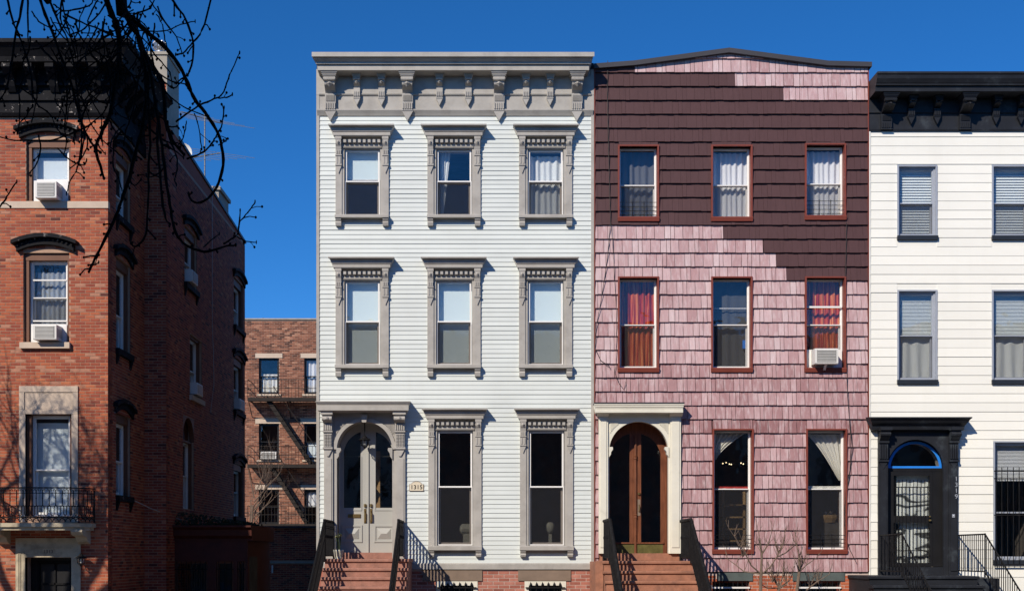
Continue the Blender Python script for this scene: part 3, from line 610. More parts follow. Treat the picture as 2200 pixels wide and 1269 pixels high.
# brick base
brick_wall(grey, None, X(872), GX1, 0, Z(1222.5), base_open+[(X(908), X(1036), Z(1247.5), Z(1222)), (X(1113), X(1226), Z(1247.5), Z(1222))], 'rosebrick', 'mortar3', keep=(-5,5,0.5,2), limit=260, ch=.075, bl=.235, tones=(.5,.2), seed=5)
wall_mesh(None, GX0, X(872), 0, Z(1222.5), []).build('base_wall', 'rosebrick', grey)
for a, b in ((908,1036),(1113,1226)):
    M().box(X(a), X(b), -.03, .2, Z(1246.5), Z(1224)).build('lintel', 'lintel', grey)
for a, b, zb, zt in base_open:
    par = frame(M(), a, b, zb, zt, .09, -.02, .08).build('basement_window', 'cream', grey)
    pane(None, a+.09, b-.09, zb+.09, zt-.09, .05, par); room(None, a, b, zb, zt, .3, par, 1.0)
    q = M()
    for k in range(6):
        xx = a+.13+k*(b-a-.26)/5; q.tube([(xx,-.05,zb),(xx,-.05,zt-.10)], .011, 5); q.lathe((xx,-.05,zt-.11), [(.011,0),(.028,.03),(.001,.1)], 6)
    q.box(a+.02, b-.02, -.065, -.035, zt-.15, zt-.125); tag(q.build('window_bars', 'iron', par), kind='stuff')

# stoops and railings
def stoop(name, label, x0, x1, zl, yl, rise, run, m, y_in, sill=None, over=.03):
    o = thing(name, label, 'stoop', ((x0+x1)/2, yl, 0)); n = int(round(zl/rise)); rise = zl/n
    def step(a, b, yf, yb, z, h):
        q = M().box(a, b, yf+.035, yb, z-h, z-.06); q.prism_x([(yf+.012,z-.062),(yf,z-.05),(yf,z-.015),(yf+.012,z),(yb,z),(yb,z-.062)], a-over, b+over); return q
    step(x0, x1, yl, -.02, zl, rise).build('landing', m, o)
    M().box(x0, x1, yl+.04, -.02, 0, zl-rise).build('landing_base', m, o)
    for k in range(1, n):
        z = zl-k*rise; yf = yl-k*run
        step(x0, x1, yf, yl-(k-1)*run+.03, z, rise).build('step', m, o)
        if z-rise > .01: M().box(x0+.01, x1-.01, yf+.05, yl-(k-1)*run+.03, 0, z-rise).build('step_base', m, o)
    if sill: M().box(sill[0], sill[1], sill[2], y_in, zl+.001, sill[3]).build('threshold', m, o)
    return o
def railing(label, x, y_wall, y_front, zt, zb, slope, ylast, group, th=.018, gap=.105, orn=True, hand=.022, thick=.035):
    o = thing('stair_railing', label, 'railing', (x, y_front, 0), group)
    drop = slope*(y_front-ylast)
    M().tube([(x,y_wall,zt),(x,y_front,zt)], hand, 8).build('handrail', 'iron', o)
    M().tube([(x,y_front,zt),(x,ylast,zt-drop)], hand, 8).build('handrail', 'iron', o)
    M().box(x-.012, x+.012, y_front, y_wall, zb, zb+.025).build('bottom_rail', 'iron', o)
    M().tube([(x,y_front,zb),(x,ylast,zb-drop)], .016, 5).build('bottom_rail', 'iron', o)
    M().box(x-thick/2, x+thick/2, y_front-thick/2, y_front+thick/2, zb-.1, zt+.02).build('post', 'iron', o)
    M().box(x-thick/2, x+thick/2, ylast-thick/2, ylast+thick/2, 0, zt-drop+.03).build('post', 'iron', o)
    M().box(x-thick/2, x+thick/2, y_wall-thick/2, y_wall+thick/2, zb-.06, zt).build('post', 'iron', o)
    y = y_wall-gap
    bal = None
    while y > ylast+.03:
        dz = slope*max(0, y_front-y)
        q = M(); q.box(x-th/2, x+th/2, y-th/2, y+th/2, 0, zt-zb)
        if orn:
            q.lathe((x,y,(zt-zb)*.55), [(.008,-.05),(.022,-.02),(.022,.02),(.008,.05)], 6)
            for sgn in (-1,1): q.ring((x,y+sgn*.026,(zt-zb)*.82), .022, .006, 'yz', 8, 4)
        if bal is None: bal = q.mesh('baluster', 'iron', origin=(x,y,0))[0]
        put('baluster', bal, (x, y, zb-dz), o); y -= gap
    return o
stoop('brownstone_stoop', 'rose brownstone steps up to the grey double doors', X(697,-1.4), X(876,-1.4), 1.605, -1.4, .178, .28, 'rosestone', .42, (GD-.6, GD+.6, -.01, Z(1186)))
for px, w in ((-3.34,'left'), (-1.835,'right')):
    railing('black iron railing on the %s side of the rose stoop at the grey doors' % w, px, -.03, -1.4, 2.40, 1.66, .635, -3.8, 'iron railings of the rose stoop', th=.026, gap=.10, thick=.05)

# ================================================================ 2  PINK AND MAROON SHINGLED HOUSE
RX0, RX1 = X(1276.3), X(1865.5)
red = thing('shingled_house', 'row house clad in pink shingles with a broad dark maroon painted zone on top', 'house', ((RX0+RX1)/2, 0, 0))
R_COLS = ((1327,1415),(1527,1615.5),(1728,1816)); R_ROWS = {3:(313,322.5,395.5,466.5,477), 2:(595,604,696,788,800), 1:(921,926,1049.5,1174.5,1189)}
r_open = []; r_cov = []
for rw, t in R_ROWS.items():
    for ci, (a, b) in enumerate(R_COLS):
        if rw == 1 and ci == 0: continue
        dz = (-3 if ci == 2 and rw == 3 else 0); dx = 2.5 if rw == 1 else 0
        r_open.append((X(a+dx)+.03, X(b+dx)-.03, Z(t[4]+dz)+.08, Z(t[0]+dz)-.03)); r_cov.append((X(a+dx)+.02, X(b+dx)-.02, Z(t[4]+dz)+.01, Z(t[0]+dz)-.01))
RD = X(1371.7); r_open.append((RD-.67, RD+.67, Z(1205), Z(899))); r_cov.append((X(1286), X(1461), Z(1240), Z(886)))
wall_mesh(None, RX0, RX1, Z(1226), Z(150), r_open).build('wall', 'maroon', red)
M().box(RX0, RX0+.2, .3, 12, 0, Z(150)).build('side_wall', 'farbrick', red); M().box(RX1-.2, RX1, .3, 12, 0, Z(150)).build('side_wall', 'farbrick', red)
M().box(RX0, RX1, 11.8, 12, 0, Z(150)).build('back_wall', 'farbrick', red)
roofpts = [(1276.3,146.5),(1363,140),(1567,112.5),(1780,140.5),(1873.5,143)]
def roof_py(px):
    for (a, ya), (b, yb) in zip(roofpts, roofpts[1:]):
        if a <= px <= b: return ya+(yb-ya)*(px-a)/(b-a)
    return 146
M().prism_y([(RX0,Z(150)),(RX1,Z(150))]+[(X(p),Z(y_)) for p, y_ in reversed(roofpts[:-1])], .0, .3).build('gable_wall', 'maroon', red)
M().box(RX0, RX1, .3, 12, Z(152), Z(150)).build('roof', 'tar', red)
q = M()
for (a, ya), (b, yb) in zip(roofpts, roofpts[1:]):
    q.band([X(a,-.12), X(b,-.12)], [Z(ya,-.12), Z(yb,-.12)], [Z(ya-10,-.12), Z(yb-10,-.12)], -.12, .4)
q.build('roof_coping', 'coping', red)
MASK = {-2:(0,9999,0), -1:(0,1363,1), 0:(0,1578,1), 1:(0,1682,1)}     # row: dark span
def is_dark(k, px):
    if k == -2: return False
    if k in (-1,0,1): return px < {-1:1363, 0:1578, 1:1682}[k]
    if 2 <= k <= 10: return True
    if 11 <= k <= 14: return px > {11:1553, 12:1638.5, 13:1667, 14:1689}[k]
    return False
PAT = (0,.215,.345,.428,.608)                                          # grooves of one pressed panel, 0.608 m long
RH = .297; sh_cache = {}; STRIP = (-.07, .12, .04, -.03)
def shingle_mesh(u0, u1, dark, clip, seed):
    "panel strip from u0 to u1 (m along its 0.6 m) with vertical grooves, leaning out at the bottom"
    r = random.Random(seed); q = M(); cuts = [u0]+[u for u in PAT if u0+.02 < u < u1-.02]+[u1]; base = r.gauss(clip[2], .05)
    for a, b in zip(cuts, cuts[1:]):
        t = min(max(base+r.gauss(0,.045)+(STRIP[sum(1 for u in PAT[1:-1] if u <= (a+b)/2)] if not dark else 0), 0), 1); pr = .050+r.uniform(-.004,.004)+(.003 if b-a < .1 else 0); dz = r.uniform(-.004,.004); g = .0016 if dark else .0055
        zl, zr = clip[0](a), clip[0](b)
        if min(zl, zr) < .02: continue
        fl, frr = pr-.042*min(zl/RH,1), pr-.042*min(zr/RH,1)
        a2, b2 = a+g-u0, b-g-u0
        q.add([(a2,-pr,dz),(b2,-pr,dz),(b2,0,dz),(a2,0,dz),(a2,-fl,zl),(b2,-frr,zr),(b2,0,zr),(a2,0,zl)], [(0,3,2,1),(4,5,6,7),(0,1,5,4),(1,2,6,5),(3,0,4,7)], t)
    if not q.v: return None
    q.box(.0, u1-u0, -.006, 0, 0, max(.02,min(clip[0](u0), clip[0](u1))-.01), 0.0)
    return q.mesh('shingle', 'maroon' if dark else 'pink', origin=(0,0,0))[0]
cov2 = r_cov
def shingle_spans(za, zb):
    "runs of one course as (x0, x1, lower edge, upper edge), cut round the openings"
    cuts = sorted({RX0+.02, RX1-.02, *[h[i] for h in cov2 for i in (0,1) if h[2] < zb-.02 and h[3] > za+.02]})
    for a, b in zip(cuts, cuts[1:]):
        lo, hi = za, zb
        for h in cov2:
            if h[0] < (a+b)/2 < h[1] and h[2] < zb and h[3] > za:
                if h[3] < zb-.03: lo = max(lo, h[3])
                elif h[2] > za+.03: hi = min(hi, h[2])
                else: hi = lo
        if hi-lo > .03: yield a, b, lo, hi
for k in range(-2, 36):
    za0 = Z(157+29.72*(k+1)); zb0 = za0+RH
    start = X(1423.6-8.6*(k-16)); start -= .608*math.ceil((start-RX0-.02)/.608)
    for a0, b0, za, zb in shingle_spans(za0, zb0):
        top = (lambda u, hh=zb-za: hh)
        x = start
        while x < b0:
            a, b = max(x, a0), min(x+.608, b0)
            parts = [(a, b)]
            for e in (1363,1578,1682,1553,1638.5,1667,1689):
                parts = [s_ for p in parts for s_ in ([(p[0], X(e)), (X(e), p[1])] if p[0]+.01 < X(e) < p[1]-.01 and is_dark(k, e-1) != is_dark(k, e+1) else [p])]
            for pa, pb in parts:
                if pb-pa < .03: continue
                dark = is_dark(k, PX0+(pa+pb)/2*100); tone = .5 if dark else (.55 if k < 21 else .33)
                if k < 2: tone = .5 if dark else .55
                if k in (25,): tone = .12
                lim = None
                if k <= 0:
                    lim = lambda u, pa=pa, x=x, za=za, hh=zb-za: min(hh, Z(roof_py(PX0+(x+u)*100))+.02-za)
                    if max(lim(pa-x), lim(pb-x)) < .02: continue
                full = pb-pa > .605 and lim is None and zb-za > RH-.001
                key = (dark, tone, R.randrange(14)) if full else None
                # a covering window that only bites the course from above or below leaves a thin strip
                me = sh_cache.get(key) if full else None
                if me is None:
                    me = shingle_mesh(pa-x, pb-x, dark, (lim or top, 0, tone), R.randrange(1<<30))
                    if full: sh_cache[key] = me
                if me: put('shingle', me, (pa, 0, za), red)
            x += .608
for a, b in ((RX0, RX0+.02), (RX1-.02, RX1)): M().box(a, b, -.045, 0, Z(1226), Z(147)).build('corner_strip', 'redtrim', red)
M().box(RX0, RX1, -.015, .0, Z(1229), Z(1225.5)).build('drip_edge', 'black', red)
r_win = {}
def red_window(rw, ci, guard=False):
    t = R_ROWS[rw]; a, b = R_COLS[ci]; dz = (-3 if ci == 2 and rw == 3 else 0); dx = 2.5 if rw == 1 else 0
    x0, x1 = X(a+dx), X(b+dx); zt, zb = Z(t[0]+dz), Z(t[4]+dz)
    w = M(); w.box(x0, x0+.035, -.07, .3, zb+.1, zt); w.box(x1-.035, x1, -.07, .3, zb+.1, zt); w.box(x0+.035, x1-.035, -.07, .3, zt-.03, zt)
    par = w.build('window', 'redtrim', red)
    M().prism_x([(.12,zb+.1),(-.085,zb+.095),(-.09,zb+.08),(-.075,zb),(.12,zb)], x0-.005, x1+.005).build('sill', 'redtrim', par)
    sx0, sx1, sz0, sz1, zm = x0+.037, x1-.037, zb+.101, zt-.031, Z(t[2]+dz)
    frame(M(), sx0, sx1, sz0, sz1, .022, .10, .15).build('window_frame', 'white', par)
    sashes(None, par, sx0+.02, sx1-.02, sz0+.022, sz1-.02, zm, .115, 'white', 'white', GLOLD if rw > 1 else GLDARK, .022, SCREEN_LITE if rw > 1 else SCREEN, .05, 'white')
    room(None, sx0, sx1, sz0, sz1, .32, par)
    if guard:
        q = M(); zg = sz0+.30 if rw == 1 else sz0+.32
        for j in range(4): q.tube([(sx0,.0,sz0+.05+j*(zg-sz0-.05)/3),(sx1,.0,sz0+.05+j*(zg-sz0-.05)/3)], .006, 5)
        for xx in (sx0+(sx1-sx0)*.35, sx0+(sx1-sx0)*.66): q.tube([(xx,.0,sz0),(xx,.0,zg+.03)], .008, 5)
        q.build('window_guard', 'iron', par)
    r_win[rw,ci] = (sx0, sx1, sz0, sz1, zm); return par
for rw in (3,2,1):
    for ci in range(3):
        if rw == 1 and ci == 0: continue
        red_window(rw, ci, (rw == 3 and ci in (0,2)) or rw == 1)
def W(rw, ci): return r_win[rw,ci]
for ci in (1,2):
    a,b,c,d,m_ = W(3,ci); hanging('curtain', 'white ruffled sheer curtain in the top %s window of the shingled house' % pos3[ci], 'curtain', None, a, b, c, d-.05, .27, .025, 7, SHEER, 'white sheer curtains of the shingled house', nx=60, hem=.01)
for ci in (0,2):
    a,b,c,d,m_ = W(2,ci); hanging('curtain', 'red and orange streaked drapes in the second-floor %s window of the shingled house' % pos3[ci], 'curtain', None, a, b, c, d, .26, .025, 7, REDDRAPE, 'red drapes of the shingled house', nx=60)
a,b,c,d,m_ = W(2,1); M_= tag(M().box(b-.12, b-.05, .2, .24, Z(745), Z(727)).build('sponge_box', 'tape'), 'small blue box in the plain second-floor middle window of the shingled house', 'box')
M().box(a, b, .2, .215, Z(659), Z(657.5)).build('curtain_rod', 'white'); bpy.data.objects['curtain_rod'].name = 'curtain_rod'; tag(bpy.data.objects['curtain_rod'], 'thin pale rod across the plain second-floor middle window of the shingled house', 'rod')
a,b,c,d,m_ = W(2,1); hanging('curtain', 'dingy grey net curtain in the plain second-floor middle window of the shingled house', 'curtain', None, a, b, c, d, .29, .012, 4, cloth_mat('dingynet', (.10,.105,.11), .2), nx=50)
a,b,c,d,m_ = W(3,0); hanging('curtain', 'grey sheer curtain dimly seen in the top left window of the shingled house', 'curtain', None, a, b, c, d, .30, .03, 5, cloth_mat('dimsheer', (.16,.165,.175), .2), nx=50)
a,b,c,d,m_ = W(1,1); hanging('curtain', 'white curtain swept to the left in the first-floor window next to the brown door', 'curtain', None, lambda w: a-.02, lambda w: a+.10+.60*w**1.4, Z(985), Z(929), .22, .022, 6, DRAPE, nx=50, nz=16)
hanging('curtain', 'red cloth lying along the meeting rail of the first-floor window beside the brown door', 'cloth', None, a, b, m_, m_+.06, .16, .012, 4, MT['redcloth'], nx=30)
sh = thing('wooden_shelf', 'pale wooden shelf standing inside the first-floor window beside the brown door', 'shelf', ((a+b)/2+.2, .8, 1.45))
for k in range(5): M().box(a+.30, b+.1, .6, .9, 1.72+k*.26, 1.755+k*.26).build('shelf_board', 'shelf', sh)
for xx in (a+.30, b-.05): M().box(xx, xx+.05, .6, .66, 1.45, Z(1052)).build('upright', 'shelf', sh)
a2,b2,c2,d2,m2 = W(1,2); hanging('curtain', 'white curtain draped diagonally in the first-floor right window of the shingled house', 'curtain', None, lambda w: a2+.02+(.72)*(1-w)**0.75, lambda w: b2+.02, Z(1030), Z(930), .22, .022, 6, DRAPE, nx=50, nz=16)
hanging('curtain', 'white cloth on the meeting rail of the first-floor right window of the shingled house', 'cloth', None, a2, b2, m2, m2+.07, .17, .012, 4, DRAPE, nx=30)
bk = thing('wicker_basket', 'tan basket of papers behind the first-floor right window of the shingled house', 'basket', (X(1785,.8), .8, 1.5))
M().lathe((X(1783,.8),.8,Z(1122,.8)), [(.14,0),(.19,.10),(.20,.17),(.17,.17)], 12).build('bowl', 'shelf', bk)
for k in range(4): M().box(X(1772+k*6,.8), X(1776+k*6,.8), .76, .84, Z(1118,.8), Z(1098+4*(k%2),.8)).build('paper', 'plaque', bk)
M().box(X(1770,.8), X(1800,.8), .7, .95, 1.3, Z(1122,.8)).build('stand', 'room', bk)
lights = thing('string_lights', 'row of tiny warm bulbs inside the first-floor window beside the brown door', 'lights', ((a+b)/2, .5, Z(1000)))
em = bpy.data.materials.new('tiny_bulb'); em.use_nodes = True; em.node_tree.nodes['Principled BSDF'].inputs['Emission Color'].default_value = (1,.75,.4,1); em.node_tree.nodes['Principled BSDF'].inputs['Emission Strength'].default_value = 2.5
for px, py in ((1553,995),(1560,993),(1567,996),(1571,997),(1592,994),(1597,996)): M().lathe((X(px,.5),.5,Z(py,.5)), [(.001,-.016),(.016,0),(.001,.016)], 6).build('bulb', em, lights)
M().tube([(a,.5,Z(990,.5)),(X(1572,.5),.5,Z(995,.5)),(b,.5,Z(990,.5))], .003, 4).build('wire', 'cable', lights)
a,b,c,d,m_ = W(2,2); ac_unit('grey-faced air conditioner in the red-draped right window of the shingled house', None, X(1751,-.28), X(1801,-.28), Z(781,-.28), Z(748,-.28), -.28, .1, brace=True, slats=8)
M().box(a+.02, b-.02, .05, .07, c, Z(750)).build('side_curtain_panel', 'white'); bpy.data.objects['side_curtain_panel'].name = 'filler_panel'; tag(bpy.data.objects['filler_panel'], 'white filler panel around the air conditioner of the shingled house', 'panel')
M().box(a+.02, b-.02, .06, .10, Z(660), Z(656)).build('storm_rail', 'white'); tag(bpy.data.objects['storm_rail'], 'white storm window rail across the red-draped right window of the shingled house', 'rail')
# entrance
ent = M()
for a, b in ((X(1285.5),X(1305.5)), (X(1438.5),X(1461.5))): ent.box(a, b, -.09, 0, Z(1188), Z(886)); ent.box(a+.035, b-.035, -.105, -.09, Z(1175), Z(900))
ent = ent.build('entrance_surround', 'cream', red)
RZS = Z(961+8); RR = .635
arch_panel(X(1305.5), X(1438.5), Z(1188), Z(886), RD, RR, RZS, -.05, .08, 'cream', ent); flutes(RD, RR, RZS, X(1308), X(1436), Z(903), 'cream', ent, -.05)
for s in (-1,1): M().prism_y([(RD+s*.64,Z(960)),(RD+s*.56,Z(960)),(RD+s*.555,Z(965)),(RD+s*.595,Z(971)),(RD+s*.60,Z(976)),(RD+s*.64,Z(982))], -.08, .06).build('impost_scroll', 'cream', ent)
zk = Z(866,-.33)
M().prism_x([(0,zk+.02),(-.33,zk),(-.33,zk-.035),(-.315,zk-.045,.01),(-.315,zk-.075,.01),(-.30,zk-.085,.02),(-.29,zk-.13,.02),(-.30,zk-.135,.02),(-.30,zk-.19,.02),(0,zk-.20,.03)], X(1277.5,-.33), X(1470,-.33)).build('canopy', 'cream', ent)
M().box(X(1277,-.34), X(1471,-.34), -.345, .0, zk+.001, zk+.022).build('canopy_flashing', 'coping', ent)
for a, b in ((1284,1305),(1439,1462)): M().prism_x([(0,Z(887)),(-.2,Z(887)),(-.19,Z(890)),(-.12,Z(895)),(0,Z(896))], X(a)-.02, X(b)+.02).build('capital', 'cream', ent)
M().box(X(1305.5), X(1438.5), -.056, -.04, Z(903), Z(888)).build('frieze_board', 'cream', ent)
DY = .42; DC = X(1365, DY)
leafs = [half_leaf(DC, s, .70, Z(975,DY), Z(1188,DY), .125, .55, .56, Z(985,DY), Z(1166,DY), DY, DY+.05, 'wood', red) for s in (-1,1)]
for s, lf in zip((-1,1), leafs):
    M().box(min(DC+s*.02,DC+s*.60), max(DC+s*.02,DC+s*.60), DY-.006, DY, Z(1187.5,DY), Z(1168,DY)).build('kick_plate', 'olive', lf)
    M().box(min(DC+s*.0,DC+s*.62), max(DC+s*.0,DC+s*.62), DY-.03, DY, Z(1167,DY), Z(1164,DY)).build('rail_moulding', 'wood', lf)
q = M().tube([(DC,DY-.02,Z(1188,DY)),(DC,DY-.02,Z(936,DY))], .028, 8)
for py in (982, 1108): q.lathe((DC,DY-.02,Z(py,DY)), [(.02,-.05),(.04,-.03),(.03,0),(.04,.03),(.02,.05)], 10)
q.build('astragal', 'wood', leafs[1])
M().box(DC+.05, DC+.11, DY-.01, DY, Z(1107,DY), Z(1072,DY)).build('lock_plate', 'lintel', leafs[1]); M().tube([(DC+.08,DY-.01,Z(1098,DY)),(DC+.08,DY-.06,Z(1096,DY)),(DC+.08,DY-.06,Z(1086,DY)),(DC+.08,DY-.01,Z(1084,DY))], .013, 8).build('handle', 'brass', leafs[1]); M().lathe((DC+.08,DY-.01,Z(1060,DY)), [(.001,-.03),(.03,-.02),(.03,.02),(.001,.03)], 10).build('lock', 'brass', leafs[1])
q = M(); q.box(RD-.76, RD-.655, .08, DY+.05, Z(1190), Z(950)); q.box(RD+.655, RD+.76, .08, DY+.05, Z(1190), Z(950))
xs = arcx(RD, .66, 24); zz = circ(xs, RD, RZS, .66); q.add([(x,.08,z_) for x,z_ in zip(xs,zz)]+[(x,DY+.05,z_) for x,z_ in zip(xs,zz)], [(i,i+1,26+i,25+i) for i in range(24)]); q.build('door_reveal', 'wood', ent)
room(None, RD-.66, RD+.66, Z(1188), Z(896), DY+.1, ent, 2.0)
# base
rb_open = [(X(1530), X(1610), .5, Z(1247)), (X(1712), X(1806), .5, Z(1247))]
brick_wall(red, None, X(1462), RX1, 0, Z(1229), rb_open+[(X(1540), X(1616.5), Z(1247), Z(1228)), (X(1702.5), X(1814), Z(1247), Z(1228))], 'orangebrick', 'mortar3', keep=(4,9,.6,2), limit=260, ch=.07, bl=.22, tones=(.5,.2), seed=6)
wall_mesh(None, RX0, X(1462), 0, Z(1226), []).build('base_wall', 'orangebrick', red)
for a, b in ((1540,1616.5),(1702.5,1814)): M().box(X(a), X(b), -.03, .2, Z(1246.5), Z(1229)).build('lintel', 'slate', red)
for a, b, zb, zt in rb_open:
    par = frame(M(), a, b, zb, zt, .05, .1, .16).build('basement_window', 'redtrim', red); pane(None, a+.05, b-.05, zb+.05, zt-.05, .13, par); room(None, a, b, zb, zt, .3, par, 1.0)
    q = M()
    for k in range(8): xx = a+.06+k*(b-a-.12)/7; q.tube([(xx,-.03,zb),(xx,-.03,zt-.02)], .012, 5)
    q.build('window_bars', 'iron', par); M().box(a, b, -.045, -.02, zt-.16, zt-.125).build('bar_rail', 'white', par)
stoop('brownstone_stoop', 'orange brown painted stone steps up to the tall wooden doors', 2.34, 4.16, 1.565, -1.4, .19, .285, 'brownstone', .42, (X(1287), X(1460), -.012, Z(1187.5)))
M().box(2.17, 2.33, -1.38, -.02, 0, 1.55).build('stoop_plinth', 'brownstone'); tag(bpy.data.objects['stoop_plinth'], 'narrow brown stone plinth left of the orange brown stoop', 'plinth')
for xx, w in ((2.465,'left'), (4.115,'right')):
    railing('weathered black iron railing on the %s side of the orange brown stoop' % w, xx, -.06, -1.4, 2.41, 1.62, .655, -3.8, 'iron railings of the orange brown stoop', th=.028, gap=.11, hand=.034, thick=.05)
# cables
def cable(label, pts, y=-.06, r=.007, m='cable', name='cable', T=None):
    q = M(T); p3 = [(X(a), y, Z(b)) for a, b in pts]; sm = []
    for i in range(len(p3)-1):
        for k in range(4): t = k/4; sm.append(tuple(p3[i][j]+(p3[i+1][j]-p3[i][j])*t for j in range(3)))
    q.tube(sm+[p3[-1]], r, 5); return tag(q.build(name, m), label, 'cable')
cable('black cable hanging from the roof down the left edge of the shingled house', [(1305,133),(1304,200),(1307,330),(1311,480),(1304,560),(1292,640),(1280,705),(1278,750),(1290,775),(1308,787),(1310,792)])
cable('thin second cable dropping past the left windows of the shingled house', [(1312,480),(1318,560),(1324,680),(1323,785),(1320,800),(1328,822),(1340,838),(1344,820)], r=.005)
cable('black cable down the right of the shingled house past its end windows', [(1817,480),(1815,600),(1817,760),(1819,850),(1823,900),(1830,960),(1822,1030),(1812,1090),(1814,1150),(1824,1180),(1838,1208)])
cable('thin looping cable right of the lower end window of the shingled house', [(1822,890),(1826,950),(1824,1010),(1815,1060),(1812,1130)], r=.005)

# ================================================================ 3  WHITE HOUSE WITH BLACK CORNICE
WX0, WX1 = X(1866.3), X(2455)
wh = thing('sided_house', 'cream white sided row house with a black bracketed cornice', 'house', ((WX0+WX1)/2, 0, 0))
W_COLS = ((1927,2013),(2130,2216),(2332,2418)); W_ROWS = {3:(355.5,436,516), 2:(623,720.5,825), 1:(947,1100,1211)}
w_open = []
for rw, t in W_ROWS.items():
    for ci, (a, b) in enumerate(W_COLS):
        if rw == 1 and ci == 0: continue
        dx = 3 if rw == 1 else 0
        w_open.append((X(a+dx), X(b+dx), Z(t[2]), Z(t[0])))
WD = X(1966); w_door = (X(1899), X(2042), Z(1240), Z(905)); w_cov = w_open+[(X(1886), X(2055), Z(1300), Z(915))]
wall_mesh(None, WX0, WX1, 0, Z(200), w_open+[w_door]).build('wall', 'offwhite', wh)
M().box(WX0, WX0+.2, .3, 12, 0, Z(185)).build('side_wall', 'farbrick', wh); M().box(WX1-.2, WX1, .3, 12, 0, Z(185)).build('side_wall', 'offwhite', wh); M().box(WX0, WX1, 11.8, 12, 0, Z(185)).build('back_wall', 'offwhite', wh)
M().box(WX0, WX1, .3, 12, Z(188), Z(185)).build('roof', 'tar', wh)
sd = M().prism_x([(0,0),(-.015,0),(-.014,.012),(-.004,.197),(0,.197)], 0, 1).mesh('siding_board', 'offwhite', origin=(0,0,0))[0]
z = Z(294)-.1967*48
while z < Z(284):
    h = min(.197, Z(282)-z)
    for a, b in spans(WX0+.03, WX1, z, z+.197, w_cov): put('siding_board', sd, (a, 0, z+R.uniform(-.003,.003)), wh, (b-a, R.uniform(.7,1.3), h/.197)).rotation_euler.y = R.uniform(-.0012,.0012)*min(1, 2/(b-a))
    z += .1967
M().box(WX0, WX0+.03, -.03, 0, Z(1240), Z(282)).build('corner_board', 'offwhite', wh)
zc = Z(153.5,-.60)
cor = M().prism_x([(.3,zc+.02),(-.60,zc),(-.60,zc-.04),(-.575,zc-.06),(-.56,zc-.13),(-.52,zc-.20),(-.50,zc-.225),(-.50,zc-.245),(-.45,zc-.26),(-.45,zc-.36),(.3,zc-.37)], WX0, WX1).build('cornice', 'black', wh)
zsw = zc-.37
q = M(); q.box(WX0, WX1, -.035, 0, Z(243), zsw); q.box(WX0, WX1, -.02, 0, Z(282), Z(243)); q.prism_x([(0,Z(246)),(-.05,Z(244)),(-.05,Z(242)),(0,Z(240))], WX0, WX1); q.prism_x([(0,Z(283)),(-.04,Z(283)),(-.05,Z(279.5)),(0,Z(278))], WX0, WX1); q.build('frieze', 'black', wh)
for px in (1902, 2070, 2238, 2406): bracket(X(px), zsw, True, 'black', cor, .42, .68, False)
for px in (1955, 2010.5, 2136.5, 2190, 2300, 2350): bracket(X(px), zsw, False, 'black', cor, .42, .7)
w_win = {}
for rw, t in W_ROWS.items():
    for ci, (a, b) in enumerate(W_COLS):
        if rw == 1 and ci == 0: continue
        dx = 3 if rw == 1 else 0
        x0, x1, zt, zm, zb = X(a+dx), X(b+dx), Z(t[0]), Z(t[1]), Z(t[2])
        f_ = M(); f_.box(x0, x0+.035, -.03, .25, zb+.09, zt); f_.box(x1-.035, x1, -.03, .25, zb+.09, zt); f_.box(x0+.035, x1-.035, -.03, .25, zt-.03, zt)
        par = f_.build('window', 'alum', wh); M().box(x0-.005, x1+.01, -.06, .12, zb, zb+.09).build('sill', 'navy', par)
        frame(M(), x0+.036, x1-.036, zb+.091, zt-.031, .03, .03, .10).build('window_frame', 'alum', par)
        sashes(None, par, x0+.066, x1-.066, zb+.122, zt-.062, zm, .055, 'alum', 'alum', GL if rw > 1 else GLDARK, .026, SCREEN_LITE if rw > 1 else None, .05, 'alum')
        room(None, x0+.04, x1-.04, zb+.1, zt-.04, .27, par); w_win[rw,ci] = (x0+.066, x1-.066, zb+.12, zt-.06, zm, par)
wp = ('left', 'right', 'far right')
for ci in range(2):
    a, b, c, d, m_, par = w_win[3,ci]; blind('white slatted blind covering the top-floor %s window of the white house' % wp[ci], None, a-.01, b+.01, c, d, .17, .058, 'blinds of the white house')
    a, b, c, d, m_, par = w_win[2,ci]; blind('fine white blind in the second-floor %s window of the white house' % wp[ci], None, a-.01, b+.01, m_-.03, d, .17, .03, 'blinds of the white house')
    hanging('curtain', 'pale sheer curtain low in the second-floor %s window of the white house' % wp[ci], 'curtain', None, a-.01, b+.01, c, m_, .19, .02, 3, SHEER, 'sheer curtains of the white house')
a, b, c, d, m_, par = w_win[1,1]; blind('white blind raised high in the barred first-floor window of the white house', None, a-.01, b+.01, Z(1032), d, .17, .03)
q = M(); 
for k in range(8):
    xx = X(2140+k*12.4,-.1); M().tube([(xx,-.1,Z(1209)),(xx,-.1,Z(1003))], .009, 6).build('grille_bar', 'iron', par)
for py in (1012, 1028, 1212, 1106): q.box(X(2132), X(2225), -.115, -.085, Z(py)-.012, Z(py)+.012)
q.build('grille_rail', 'iron', par)
